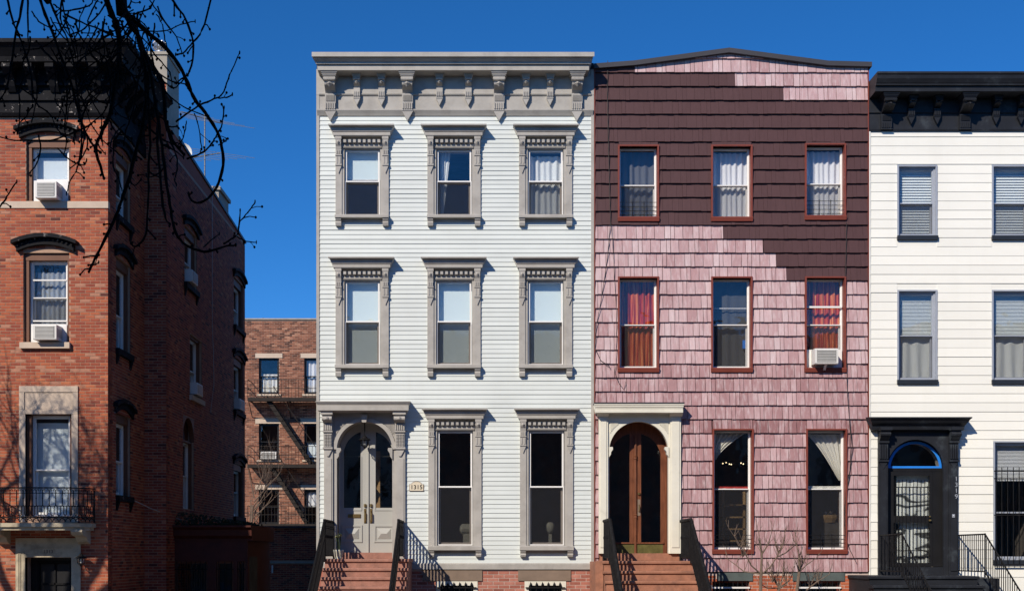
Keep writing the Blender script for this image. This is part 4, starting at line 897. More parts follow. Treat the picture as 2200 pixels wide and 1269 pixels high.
# entrance of the white house
ent = M()
for a, b in ((X(1885),X(1905.5)), (X(2036),X(2055.5))): ent.box(a, b, -.07, 0, Z(1236), Z(920)); ent.box(a+.03, b-.03, -.09, -.07, Z(1225), Z(1000))
ent = ent.build('entrance_surround', 'black', wh)
WZS = Z(1004); WR = .60
arch_panel(X(1905.5), X(2036), Z(1236), Z(918), X(1966), WR, WZS, -.03, .03, 'black', ent)
for a, b in ((X(1884),X(1906)), (X(2035),X(2056.5))):
    q = M(); xc = (a+b)/2; w = (b-a)/2
    q.box(xc-w-.015, xc+w+.015, -.3, -.07, Z(926), Z(920)); q.prism_x([(-.07,Z(926)),(-.26,Z(926)),(-.24,Z(938)),(-.14,Z(948)),(-.07,Z(949))], xc-w*.9, xc+w*.9); q.tube([(xc-w,-.22,Z(934)),(xc+w,-.22,Z(934))], .045, 8)
    q.box(xc-w, xc+w, -.15, -.07, Z(952), Z(948)); q.box(xc-w*.85, xc+w*.85, -.11, -.07, Z(988), Z(952))
    for k in range(4): q.box(xc-w*.65+k*w*.43-.015, xc-w*.65+k*w*.43+.015, -.135, -.11, Z(986), Z(955))
    q.box(xc-w, xc+w, -.13, -.07, Z(992), Z(988)); q.prism_y([(xc-w*.9,Z(992)),(xc+w*.9,Z(992)),(xc,Z(1008))], -.1, -.07); q.build('pilaster_bracket', 'black', ent)
zk = Z(895,-.36)
M().prism_x([(0,zk+.03),(-.36,zk),(-.36,zk-.025),(-.33,zk-.04,.02),(-.27,zk-.12,.07),(-.20,zk-.17,.10),(-.18,zk-.25,.10),(0,zk-.27,.12)], X(1869,-.36), X(2089,-.36)).build('canopy', 'black', ent)
DY = .12; WC = X(1966,DY)
tz = Z(1005,DY); xs = arcx(WC, .57, 24); zo = circ(xs, WC, tz, .70)
xs = arcx(WC, .58, 24); M().band(xs, [tz]*25, circ(xs, WC, tz, .58), DY+.02, DY+.026).build('transom_pane', GLOLD, ent)
q = M(); xo = arcx(WC, .58, 24); xi = arcx(WC, .525, 24); zo = circ(xo, WC, tz, .58); zi = circ(xi, WC, tz, .525)
for i in range(24):
    q.add([(xo[i],DY+.012,zo[i]),(xo[i+1],DY+.012,zo[i+1]),(xi[i+1],DY+.012,zi[i+1]),(xi[i],DY+.012,zi[i]),(xo[i],DY+.018,zo[i]),(xo[i+1],DY+.018,zo[i+1]),(xi[i+1],DY+.018,zi[i+1]),(xi[i],DY+.018,zi[i])], [(0,1,2,3),(4,7,6,5),(0,4,5,1),(3,2,6,7)])
q.box(WC-.58, WC+.56, DY+.006, DY+.017, tz, tz+.045); tag(q.build('masking_tape', 'tape'), 'bright blue masking tape edging the arched transom above the black door', 'tape')
xs = arcx(WC, .66, 24); M().band(xs, circ(xs, WC, tz, .60), [Z(905)]*25, DY, DY+.06).build('transom_frame', 'blackdoor', ent)
xs = arcx(WC, .56, 24); zz = circ(xs, WC, tz, .56); M().add([(x,DY+.08,z_) for x,z_ in zip(xs,zz)]+[(x,DY+.29,tz+(z_-tz)*.96) for x,z_ in zip(xs,zz)], [(i,i+1,26+i,25+i) for i in range(24)]).build('transom_reflection', 'concrete', ent)  # pale curved sheet added to stand for a reflection in the transom glass
M().box(X(1899), X(2042), DY-.02, DY+.06, Z(1012,DY), tz-.001).build('transom_bar', 'blackdoor', ent)
dr = M(); x0, x1, zb, zt = X(1908,DY), X(2003,DY), Z(1216,DY), Z(1012.5,DY); ga, gb = X(1919.5,DY), X(1997,DY)
dr.box(x0, ga, DY-.02, DY+.03, zb, zt); dr.box(gb, x1, DY-.02, DY+.03, zb, zt)
for pa, pb in ((1012.5,1021),(1107,1122),(1208,1216)): dr.box(ga, gb, DY-.02, DY+.03, Z(pb,DY), Z(pa,DY))
dr = dr.build('storm_door', 'blackdoor', wh)
pane(None, ga, gb, Z(1208,DY), Z(1021,DY), DY+.008, dr, GL)
for k in range(10):
    xx = ga+.03+k*(gb-ga-.06)/9; M().tube([(xx,DY-.025,Z(1208,DY)),(xx,DY-.025,Z(1030,DY))], .008, 5).build('door_bar', 'iron', dr)
M().box(ga, gb, DY-.032, DY-.02, Z(1046,DY)-.01, Z(1046,DY)+.01).build('bar_rail', 'iron', dr); M().box(ga, gb, DY-.032, DY-.02, Z(1182,DY)-.01, Z(1182,DY)+.01).build('bar_rail', 'iron', dr)
q = M(); q.lathe((X(1996,DY),DY-.06,Z(1117,DY)), [(.001,-.03),(.032,-.01),(.032,.01),(.001,.03)], 8); q.lathe((X(1996,DY),DY-.05,Z(1109,DY)), [(.001,-.02),(.02,-.01),(.02,.01),(.001,.02)], 8); q.build('door_knob', 'brass', dr)
hanging('curtain', 'white cloth with dark wavy bands painted as a street reflection behind the storm door', 'curtain', None, X(1931,DY), gb+.03, Z(1212,DY), Z(1016,DY), DY+.14, .012, 3, BANDED_REFLECTION)  # cloth added behind the glass to carry the painted street reflection
M().box(X(2003,DY)+.004, X(2040), DY-.02, DY+.05, Z(1216,DY), Z(1012.5,DY)).build('side_panel', 'blackdoor', ent); M().box(X(1897), X(1908,DY)-.004, DY-.02, DY+.05, Z(1216,DY), Z(1012.5,DY)).build('side_panel', 'blackdoor', ent)
q = M().tube([(X(2033,.1),.1,Z(1236,.1)),(X(2033,.1),.1,Z(1000,.1))], .022, 8)
for py in (1130, 1141, 1184, 1192): q.lathe((X(2033,.1),.1,Z(py,.1)), [(.02,-.04),(.04,-.02),(.04,.02),(.02,.04)], 8)
q.build('turned_post', 'blackdoor', ent)
room(None, X(1906), X(2036), Z(1216), Z(925), DY+.3, ent, 1.8); 
q = M(); q.box(X(1897), X(1905.5), .1, DY, Z(1236), Z(918)); q.box(X(2036), X(2043), .1, DY, Z(1236), Z(918)); q.build('door_reveal', 'blackdoor', ent)
nm = thing('house_number', 'silvery digits 1319 running down the right black door pilaster', 'house number', (X(2051), -.09, Z(1070)))
for i, chh in enumerate('1319'): text('digit', chh, .135, 'alum', nm, X(2051), -.094, Z(1029+i*12.5), .01)
bell = thing('doorbell', 'small pale doorbell on the right black pilaster', 'doorbell', (X(2044.5), -.09, Z(1108))); M().box(X(2042), X(2047.5), -.105, -.088, Z(1111), Z(1104)).build('plate', 'alum', bell); M().lathe((X(2044.7),-.108,Z(1107)), [(.001,-.012),(.012,0),(.001,.012)], 8).build('button', 'white', bell)
stoop('painted_stoop', 'black painted steps up to the black storm door of the white house', X(1869,-1.45), X(2062,-.5), 1.26, -1.46, .18, .29, 'black', .30, (X(1886), X(2056), -.012, Z(1217)))
M().box(X(2062,-.5)+.03, X(2142,-1.0), -1.1, -.05, 0, 1.21).build('areaway_block', 'black'); tag(bpy.data.objects['areaway_block'], 'low black painted block beside the black stoop', 'block')
for xx, w in ((X(1888),'left'), (X(2056.5),'right')):
    railing('thin black railing on the %s of the black stoop' % w, xx, -.04, -1.46, 2.11, 1.34, .68, -3.6, 'thin railings of the black stoop', th=.014, gap=.1, orn=False, hand=.016, thick=.024)

# ================================================================ 4  RED BRICK HOUSE ON THE LEFT
BX = X(232); B2X = -7.66; BD1 = 2.74; BD2 = 12.0; BL = -14.0
br = thing('brick_house', 'tall red brick house with a dark peeling cornice and arched black window hoods', 'house', (-10.5, 0, 0))
def T1(x, y, z): return (BX-y, x, z)            # east wall of the front block: x runs back, -y is outward
def T2(x, y, z): return (B2X-y, x, z)           # east wall of the rear wing
def hood_window(T, x0, x1, zb, zt, zm, sill, hood_m='peel', par_t=br, arch=True, stone=False, ac=None, storm=None, y=.14, wm='white', g=GLOLD):
    xc = (x0+x1)/2; w = (x1-x0)/2; hk = .55 if T else 1.0
    f_ = M(T); f_.box(x0, x0+.10, .06, .3, zb, zt+.02); f_.box(x1-.06, x1, .06, .3, zb, zt+.02)
    xs = [x0+(x1-x0)*i/12 for i in range(13)]
    if arch: f_.band(xs, [zt]*13, [zt+.12+.10*(1-((x-xc)/w)**2) for x in xs], .05, .3)
    else: f_.box(x0, x1, .06, .3, zt, zt+.05)
    par = f_.build('window', 'jamb', par_t)
    if arch:
        hs = [xc+(w+.12)*(-1+2*i/16) for i in range(17)]; cur = lambda x, k: zt+.16+k+.15*(1-((x-xc)/(w+.12))**2)
        M(T).band(hs, [cur(x,-.0) for x in hs], [cur(x,.14) for x in hs], -.10*hk, .02).build('hood', hood_m, par)
        hs2 = [xc+(w+.20)*(-1+2*i/16) for i in range(17)]
        M(T).band(hs2, [cur(x*(w+.12)/(w+.20)+xc*(1-(w+.12)/(w+.20)),.14) for x in hs2], [cur(x*(w+.12)/(w+.20)+xc*(1-(w+.12)/(w+.20)),.22) for x in hs2], -.20*hk, .02).build('hood_cap', hood_m, par)
        q = M(T)
        for i in range(13): x = xc+(w+.08)*(-1+2*i/12); q.box(x-.018, x+.018, -.135*hk, -.10*hk, cur(x,.085), cur(x,.13))
        tag(q.build('dentil_row', hood_m, par), kind='stuff')
    if sill: M(T).box(x0-.05, x1+.03, -.09, .1, zb-.13, zb).build('sill', sill, par)
    if sill == 'peel':
        for xx in (x0-.02, x1-.10): M(T).prism_x([(0,zb-.13),(-.08,zb-.13),(-.02,zb-.34),(0,zb-.34)], xx, xx+.1).build('sill_bracket', 'peel', par)
    sx0, sx1 = x0+.105, x1-.065
    frame(M(T), sx0, sx1, zb+.003, zt-.002, .035, y, y+.06).build('window_frame', wm, par)
    sashes(T, par, sx0+.03, sx1-.03, zb+.035, zt-.035, zm, y+.02, wm, wm, g, .032, SCREEN_LITE if storm else None, .05, wm)
    if storm:
        q = M(T)
        for zz_ in storm: q.box(sx0+.03, sx1-.03, y+.0, y+.03, zz_, zz_+.03)
        q.build('storm_rail', wm, par)
    room(T, sx0, sx1, zb+.05, zt-.05, .32, par, 1.4, .25); return par
WA = (X(56), X(152), Z(432), Z(315), Z(382)); WB = (X(50), X(149), Z(736), Z(558), Z(637)); WCx = (X(55), X(154.5), Z(1108), Z(891), Z(1008))
hood_window(None, *WA[:5], None); hood_window(None, *WB[:5], 'limestone', storm=(Z(600), Z(688)))
hood_window(None, *WCx[:5], None, arch=False)
par_ = br
q = M(); q.box(X(42), X(55), -.03, .1, Z(1121), Z(880)); q.box(X(154.5), X(168), -.03, .1, Z(1121), Z(880)); q.box(X(42), X(168), -.035, .1, Z(889), Z(879.5)); q.box(X(42), X(168), -.03, .1, Z(842), Z(829)); q.box(X(42), X(53), -.03, .1, Z(879), Z(842.5)); q.box(X(157), X(168), -.03, .1, Z(879), Z(842.5)); q.box(X(53.5), X(156.5), -.01, .1, Z(879), Z(842.5))
q.build('stone_surround', 'limestone', br)
M().box(BL, X(232)+.01, -.025, .1, Z(447.5), Z(433)).build('belt_course', 'limestone', br)
shade('white shade drawn behind the balcony window of the brick house', None, WCx[0]+.12, WCx[1]-.08, Z(1100), Z(905), .30)
shade('white shade in the top window of the red brick house', None, WA[0]+.12, WA[1]-.08, Z(378), Z(330), .30)
hanging('curtain', 'lace curtain in the middle hooded window of the red brick house', 'curtain', None, WB[0]+.12, WB[1]-.08, WB[2], WB[3]-.2, .30, .02, 7, cloth_mat('lace', (.42,.46,.50), .3), nx=50)
ac_unit('white air conditioner in the top hooded window of the red brick house', None, X(76,-.25), X(121,-.25), Z(425,-.25), Z(389,-.25), -.25, .2)
ac_unit('white air conditioner above the stone sill of the brick house', None, X(71,-.25), X(121,-.25), Z(729,-.25), Z(697,-.25), -.25, .2)
M().box(WA[0]+.13, WA[1]-.09, .1, .12, Z(430), Z(385)).build('filler_panel', 'white'); tag(bpy.data.objects['filler_panel.001'], 'white filler panel around the air conditioner in the top brick house window', 'panel')
M().box(WB[0]+.13, WB[1]-.09, .1, .12, Z(734), Z(694)).build('filler_panel', 'white'); tag(bpy.data.objects['filler_panel.002'], 'white filler panel around the air conditioner in the middle brick house window', 'panel')
door_h = (X(35), X(174), 0, Z(1155))
f_holes = [(WA[0], WA[1], WA[2], WA[3]+.2), (WB[0], WB[1], WB[2], WB[3]+.2), (X(43), X(167), Z(1121), Z(830)), door_h, (BL-1, BX+1, Z(447.4), Z(433.2))]
w_holes = [(WA[0], WA[1], WA[2], WA[3]+.15), (WB[0], WB[1], WB[2], WB[3]+.15), (WCx[0], WCx[1], WCx[2], WCx[3]+.05), (X(55), X(154.5), 0, Z(1197))]
wall_mesh(None, BL, BX, 0, Z(240), w_holes).build('wall', 'mortar', br)
brick_wall(br, None, BL, BX, 0, Z(252), f_holes, 'brick', 'mortar', keep=(X(2),BX,Z(800),Z(448)), limit=300, seed=2, tones=(.55,.2), back=False)
# door below the balcony
q = M(); za, zb_ = Z(1155), Z(1196)
q.box(X(35), X(55), -.04, .1, 0, zb_); q.box(X(154.5), X(174), -.04, .1, 0, zb_); q.box(X(35), X(174), -.04, .1, zb_, za); 
for o_ in (.0, .04): q.prism_y([(X(52)+o_,Z(1171)-o_),(X(157)-o_,Z(1171)-o_),(X(157)-o_,Z(1171)-o_-.02),(X(52)+o_,Z(1171)-o_-.02)], -.055, -.04); q.box(X(40)+o_, X(40)+o_+.02, -.055, -.04, 0, Z(1184)-o_); q.box(X(40)+o_, X(54), -.0551, -.04, Z(1184)-o_, Z(1184)-o_+.02); q.box(X(155), X(168.5)-o_, -.0551, -.04, Z(1180)-o_, Z(1180)-o_+.02)
stn = q.build('stone_surround', 'yellowstone', br)
M().box(X(55), X(154.5), .32, .38, 0, zb_).build('door', 'blackdoor', br); q = M(); a, b = X(70), X(145)
frame(q, a, b, .3, Z(1204), .05, .28, .315); q.box(a, b, .29, .315, Z(1254)-.02, Z(1254)+.02); q.box((a+b)/2-.015, (a+b)/2+.015, .29, .315, .3, Z(1204))
for k in range(14): q.ring((a+.04+k*(b-a-.08)/13, .29, Z(1208)), .022, .006, 'xz', 8, 4)
for k in range(12): q.ring((a+.02, .29, Z(1212)-k*.055), .02, .006, 'xz', 8, 4); q.ring((b-.02, .29, Z(1212)-k*.055), .02, .006, 'xz', 8, 4)
q.build('door_grille', 'iron', stn)
num = text('carved_number', '1313', .10, 'carve', stn, X(105), -.041, Z(1184), .006, 1.1)
lantern('black wall lantern beside the carved stone doorway of the brick house', X(180), -.18, Z(1188), Z(1217), False)
# balcony
bc, hw = X(97), 1.10
bal = M().prism_z([(bc-hw,-.02),(bc-hw,-.30),(bc-hw*.62,-.72),(bc+hw*.62,-.72),(bc+hw,-.30),(bc+hw,-.02)], Z(1131,-.7), Z(1122.5,-.7)).build('balcony', 'yellowstone', br)
M().prism_z([(bc-hw*.96,-.02),(bc-hw*.96,-.28),(bc-hw*.6,-.67),(bc+hw*.6,-.67),(bc+hw*.96,-.28),(bc+hw*.96,-.02)], Z(1138,-.7), Z(1131,-.7)).build('slab_moulding', 'yellowstone', bal)
for s in (-1, 1): M().prism_x([(0,Z(1137,-.3)),(-.55,Z(1137,-.3)),(-.57,Z(1142,-.3)),(-.50,Z(1149,-.3)),(-.25,Z(1153,-.3)),(-.18,Z(1163,-.3)),(-.05,Z(1168,-.3)),(0,Z(1168,-.3))], bc+s*.86-.12, bc+s*.86+.12).build('console', 'yellowstone', bal)
zt, zb = Z(1047,-.7), Z(1121,-.7); path = [(bc-hw+.02,-.05),(bc-hw-.03,-.26),(bc-hw*.86,-.52),(bc-hw*.62,-.70),(bc+hw*.62,-.70),(bc+hw*.86,-.52),(bc+hw+.03,-.26),(bc+hw-.02,-.05)]
q = M()
for zz_, r_ in ((zt,.016),(zt-.11,.008),(zb+.34,.009),(zb+.10,.012)): q.tube([(x,y_,zz_) for x,y_ in path], r_, 6)
q.build('balcony_rail', 'iron', bal)
for (xa,ya),(xb,yb) in zip(path, path[1:]):
    Ls = math.hypot(xb-xa, yb-ya); n = max(3, round(Ls/.135))
    for k in range(n):
        t = (k+.5)/n; x, y_ = xa+(xb-xa)*t, ya+(yb-ya)*t; q = M(); ux, uy = (xb-xa)/Ls*.033, (yb-ya)/Ls*.033
        q.tube([(x,y_,zb+.34),(x,y_,zt-.07)], .010, 5); q.lathe((x,y_,zt-.22), [(.006,-.03),(.016,0),(.006,.03)], 6)
        for s in (-1,1):
            q.tube([(x,y_,zt-.08),(x+s*ux*.5,y_+s*uy*.5,zt-.035),(x+s*ux*1.3,y_+s*uy*1.3,zt-.03),(x+s*ux*1.5,y_+s*uy*1.5,zt-.06),(x+s*ux,y_+s*uy,zt-.065)], .008, 4)
            q.tube([(x,y_,zb+.36),(x+s*ux,y_+s*uy,zb+.32),(x+s*ux,y_+s*uy,zb+.16)], .009, 4)
            q.tube([(x+s*ux,y_+s*uy,zb+.17),(x+s*ux*1.8,y_+s*uy*1.8,zb+.14),(x+s*ux*1.1,y_+s*uy*1.1,zb+.10),(x+s*ux*.3,y_+s*uy*.3,zb+.13)], .009, 4)
            q.tube([(x,y_,zb+.09),(x+s*ux*1.3,y_+s*uy*1.3,zb+.06),(x+s*ux*1.8,y_+s*uy*1.8,zb+.01)], .009, 4)
        q.build('baluster', 'iron', bal)
# cornice of the brick house, returning along its side
def corn_prof(zt): return [(.6,zt+.03),(-.66,zt),(-.66,zt-.08),(-.60,zt-.12),(-.52,zt-.22),(-.46,zt-.30),(-.44,zt-.40),(-.10,zt-.42),(.6,zt-.42)]
zt = Z(82,-.66); pr = corn_prof(zt); CL = .66
q = M(); n = len(pr)
vs = [(BL, y_, z_) for y_, z_ in pr]+[(BX-y_ if y_ < 0 else BX-y_, y_, z_) for y_, z_ in pr]+[(BX-y_, BD1+.1, z_) for y_, z_ in pr]
q.add(vs, [(k*n+i, k*n+(i+1)%n, (k+1)*n+(i+1)%n, (k+1)*n+i) for k in range(2) for i in range(n)]+[tuple(range(n)), tuple(range(2*n,3*n))])
cor = q.build('cornice', 'peel', br)
q = M(); zf = Z(251)
for a, b, dy in ((zf, Z(218), .05), (Z(218), Z(186), .02), (Z(186), zt-.42, .06)): q.box(BL, BX+dy, -dy, .1, a, b); q.box(BX-.1, BX+dy-.002, .1, BD1, a, b)
q.prism_x([(0,Z(222)),(-.10,Z(219)),(-.10,Z(216)),(0,Z(214))], BL, BX+.06); q.prism_x([(0,Z(252)),(-.07,Z(252)),(-.11,Z(246)),(0,Z(243))], BL, BX+.06); q.prism_x([(0,Z(188)),(-.11,Z(187)),(-.11,Z(183)),(0,Z(181))], BL, BX+.06)
q.build('frieze', 'peel', br)
def cbrk(T, x): M(T).prism_x([(0,zt-.42),(-.42,zt-.42),(-.43,zt-.50),(-.33,zt-.58),(-.20,zt-.68),(-.14,zt-.80),(-.06,zt-.9),(0,zt-.9)], x-.09, x+.09).build('cornice_bracket', 'peel', cor)
for k in range(9): cbrk(None, BX-.2-k*.46)
for k in range(5): cbrk(T1, .3+k*.5)
M().box(BL, BX-.05, .1, BD2, zt-.44, zt-.43).build('roof', 'tar', br)
# side walls of the brick house
s1 = [(.55,1.62,9.15,10.42,9.72), (.55,1.62,6.22,8.05,7.05), (.55,1.62,3.0,4.62,3.78)]
h1 = [(a, b, c, d+.2) for a, b, c, d, e in s1]
brick_wall(br, T1, 0.012, BD1, 0, Z(252), h1, 'brick', 'mortar', seed=3, tones=(.45,.2))
for a, b, c, d, e in s1: hood_window(T1, a, b, c, d, e, 'peel')
brick_wall(br, None, BX-.3, B2X, 0, 12.6, [], 'brick', 'mortar', seed=4, tones=(.4,.2), back=False) if False else None
def T3(x, y, z): return (x, BD1+y, z)
brick_wall(br, T3, BX+.001, B2X, 0, 12.9, [], 'brick', 'mortar', seed=4, tones=(.45,.2), th=.3)
s2 = [(4.45,5.75,8.55,9.8,9.2,1), (5.0,6.3,5.78,7.30,6.5,0), (4.3,5.45,2.85,4.55,3.7,2), (10.35,11.75,8.6,9.85,9.2,1), (10.35,11.75,6.05,7.45,6.75,1), (10.35,11.75,2.85,4.25,3.6,1)]
h2 = [(a, b, c, d+(.05, .2, .63)[k]) for a, b, c, d, e, k in s2]
zr0, zr1 = 11.97, 11.44
brick_wall(br, T2, BD1+.01, BD2, 0, zr1, h2, 'brick', 'mortar', seed=8, tones=(.42,.2))
q = M(T2); nb = 7
q.prism_y([(BD1+.01,zr1),(BD2,zr1),(BD2,zr1+.02),(BD1+.01,zr0)], 0, .3); q.build('parapet', 'brick', br)
q = M(T2); q.prism_y([(BD1+1.1,zr0-.05),(BD2+.05,zr1+.01),(BD2+.05,zr1+.08),(BD1+1.1,zr0+.03)], -.04, .35); q.build('parapet_coping', 'coping', br)
for a, b, c, d, e, k in s2: hood_window(T2, a, b, c, d, e, 'peel' if k == 1 else ('limestone' if k == 0 else None), arch=(k == 1))
q = M(T2); xs = arcx(4.875, .575, 16); q.band(xs, circ(xs, 4.875, 4.6, .575), [5.19]*17, -.003, .12); q.build('arch_spandrel', 'jamb', br); M(T2).box(4.3, 5.45, .16, .22, 4.5, 5.19).build('arch_infill', 'redpaint', br)
M().box(BL, B2X, BD2-.3, BD2, 0, zr1).build('back_wall', 'farbrick', br); M().box(BL, BL+.3, .3, BD2, 0, zr1).build('side_wall', 'farbrick', br)
ac_unit('small white air conditioner high on the shaded side wall of the brick house', T2, 4.62, 5.2, 8.60, 8.90, -.16, .2)
ac_unit('white air conditioner at mid height of the shaded side wall of the brick house', T2, 5.15, 5.75, 5.82, 6.12, -.16, .2)
ac_unit('white air conditioner near the far corner of the shaded side wall of the brick house', T2, 10.5, 11.2, 6.08, 6.40, -.16, .2)
# chimneys, vent, dish, antenna, wires
ch = M().box(-8.12, B2X+.02, BD1-.0, BD1+1.1, 11.9, 13.55); ch.box(-8.15, B2X+.05, BD1-.03, BD1+1.13, 13.55, 13.62); ch = ch.build('chimney', 'concrete', br)
M().box(-8.10, B2X+.004, BD1-.006, BD1+1.08, 11.5, 12.35).build('chimney_base', 'brick', ch)
q = M().box(-8.35, -7.72, 8.6, 9.9, 11.3, 12.1); q.box(-8.42, -7.66, 8.54, 9.96, 12.1, 12.2); q.build('chimney', 'concrete', br)
tv = thing('turbine_vent', 'shiny metal turbine vent on top of the concrete chimney', 'vent', (-7.88, BD1+.3, 13.62))
vx, vy = X(343, BD1+.3), BD1+.3
M().lathe((vx,vy,13.55), [(.09,0),(.09,.20),(.10,.22)], 14).build('neck', 'tin', tv)
for k in range(16):
    a = 2*PI*k/16; M().tube([(vx+rr*math.cos(a+tw), vy+rr*math.sin(a+tw), 13.77+zz_) for rr, zz_, tw in ((.09,0,0),(.15,.06,.1),(.16,.13,.2),(.12,.2,.3),(.03,.23,.4))], .014, 4).build('fin', 'tin', tv)
M().lathe((vx,vy,13.77), [(.07,0),(.07,.2),(.02,.23)], 10).build('core', 'acgrille', tv)
dsh = thing('satellite_dish', 'small white satellite dish on the brick house roof', 'satellite dish', (-7.9, 5.5, 11.8))
dx_, dy_ = X(402, 6.0), 6.0
M().tube([(dx_-.1,dy_,11.7),(dx_-.1,dy_,12.2)], .025, 6).build('mast', 'tin', dsh)
q = M(); n = 16
vs = [(dx_-.1, dy_-.02, 12.25)]; fs = []
for j in range(1, 4):
    for i in range(n): a = 2*PI*i/n; rr = .27*j/3; vs.append((dx_-.1+rr*math.cos(a), dy_-.05-.10*(j/3)**2, 12.25+rr*math.sin(a)))
for i in range(n): fs.append((0, 1+i, 1+(i+1)%n))
for j in range(2):
    for i in range(n): fs.append((1+j*n+i, 1+j*n+(i+1)%n, 1+(j+1)*n+(i+1)%n, 1+(j+1)*n+i))
q.add(vs, fs); q.build('reflector', 'acplastic', dsh, True); M().tube([(dx_-.1,dy_-.05,12.0),(dx_-.1,dy_-.4,12.2)], .012, 5).build('feed_arm', 'tin', dsh)
an = thing('tv_antenna', 'tall thin rooftop television antenna with rod elements', 'antenna', (X(440,8), 8, 11.5))
ax, ay = X(440, 8.0), 8.0
M().tube([(ax,ay,11.4),(ax,ay,Z(240,8))], .02, 6).build('mast', 'acgrille', an)
for bi, (zz_, ln, n_, sl2) in enumerate(((Z(253,8),1.3,7,-.10),(Z(335,8),1.3,8,.35))):
    p0 = (ax-ln*.45, ay-.3, zz_-sl2*ln*.45); p1 = (ax+ln*.30, ay+.3, zz_+sl2*ln*.4); M().tube([p0,p1], .015, 5).build('boom', 'acgrille', an)
    for k in range(n_):
        t = k/(n_-1); c_ = [p0[j]+(p1[j]-p0[j])*t for j in range(3)]; le = .5+.9*t
        M().tube([(c_[0]-le*.72,c_[1]+le*.2,c_[2]+le*.17),(c_[0]+le*.72,c_[1]-le*.2,c_[2]-le*.17)], .0055, 4).build('element', 'acgrille', an)
tag(M(T2).tube([(7.4,-.03,11.6),(7.4,-.03,8),(7.55,-.03,7.3),(7.6,-.03,6.4),(7.2,-.03,5.6)], .008, 5).build('cable', 'whitecable'), 'thin pale cable running down the shaded brick side wall', 'cable')
tag(M().tube([(BX+.03,1.7,2.95),(-7.9,2.2,2.78),(B2X+.05,BD1+1.2,2.55)], .01, 5).build('cable', 'whitecable'), 'pale cable slung across the corner of the shaded brick side wall', 'cable')
# bay at the side
by = thing('side_bay', 'low dark red bay extension with barred windows beside the brick house', 'bay', (-6.8, 4, 0))
yb = 3.5; x0, x1 = B2X+.005, X(532, yb)
bw = [(X(376,yb), X(446,yb), .6, Z(1205,yb)), (X(465,yb), X(502,yb), .6, Z(1205,yb)), (X(510,yb), X(528,yb), .6, Z(1205,yb))]
def T4(x, y, z): return (x, yb+y, z)
wall_mesh(T4, x0, x1, 0, Z(1140,yb), bw, .2).build('wall', 'redpaint', by); M().box(x1-.2, x1, yb+.2, yb+3, 0, Z(1140,yb)).build('side_wall', 'redpaint', by)
M().prism_x([(yb+3,Z(1126,yb)),(yb-.22,Z(1128,yb)),(yb-.22,Z(1132,yb)),(yb-.14,Z(1137,yb)),(yb-.12,Z(1150,yb)),(yb-.03,Z(1156,yb)),(yb-.03,Z(1160,yb)),(yb+3,Z(1160,yb))], x0, x1+.12).build('cornice', 'redpaint', by)
for a, b, c, d in bw:
    par = frame(M(T4), a, b, c, d, .05, .05, .12).build('window', 'jamb', by); pane(T4, a+.05, b-.05, c+.05, d-.05, .09, par); room(T4, a, b, c, d, .22, par, 1.0, .05)
    q = M(T4); nb = max(3, int((b-a)/.11))
    for k in range(nb): xx = a+.05+k*(b-a-.1)/(nb-1); q.tube([(xx,-.02,c),(xx,-.02,d)], .009, 5)
    q.box(a, b, -.03, -.012, d-.2, d-.18); q.build('window_bars', 'iron', par)
q = M(); r = random.Random(4)
for k in range(900):
    x = r.uniform(x0, x1+.1); y_ = r.uniform(yb-.15, yb+1.5); z_ = Z(1126,yb)+r.random()**2*.28*(1.2-(x-x0)/(x1-x0)); s = r.uniform(.02,.05)
    d1 = Vector((r.uniform(-1,1),r.uniform(-1,1),r.uniform(-1,1))).normalized()*s; d2 = d1.orthogonal().normalized()*s*.7; c_ = Vector((x,y_,z_))
    q.add([c_-d1,c_+d2,c_+d1,c_-d2], [(0,1,2,3)])
tag(q.build('ivy', 'ivy'), 'dark ivy creeping over the roof of the low red bay', 'ivy', kind='stuff')

# ================================================================ 5  BEHIND: APARTMENT BUILDING, SHED, TREES
AY = 30.0
def TA(x, y, z): return (x, AY+y, z)
ap = thing('apartment_building', 'brown brick apartment building with fire escapes at the back of the gap', 'building', (X(600,AY), AY, 0))
wins = [(X(a,AY), X(b,AY), Z(d_,AY), Z(c_,AY)) for c_, d_ in ((769,846),(909.5,987),(1051,1126)) for a, b in ((556,599.5),(653.5,697))]
AL, AR_ = X(470,AY), X(800,AY); ztop = Z(687,AY)
brick_wall(ap, TA, AL, AR_, 0, ztop, wins+[(a-.18, b+.18, d, d+.24) for a,b,c,d in wins], 'brownbrick', 'mortar2', seed=9, tones=(.5,.25), ch=.078, bl=.235)
M().box(AR_, 2, AY, AY+.3, 0, ztop).build('wall', 'brownbrick', ap); M().box(-24, AL, AY, AY+.3, 0, ztop).build('wall', 'brownbrick', ap)
for a,b,c,d in wins: M(TA).box(a-.06, b+.06, .05, .3, c, d+.24).build('lintel_bed', 'mortar2', ap) if False else None
M(TA).box(-24, 2, -.06, .4, ztop, ztop+.07).build('parapet_coping', 'farstone', ap); M().box(-24, 2, AY+.3, AY+10, ztop-.5, ztop-.4).build('roof', 'tar', ap)
M().lathe((X(566,AY+1),AY+1,ztop-.4), [(.07,0),(.07,.55),(.10,.56),(.10,.66),(.05,.68)], 10).build('roof_vent', 'tar', ap)
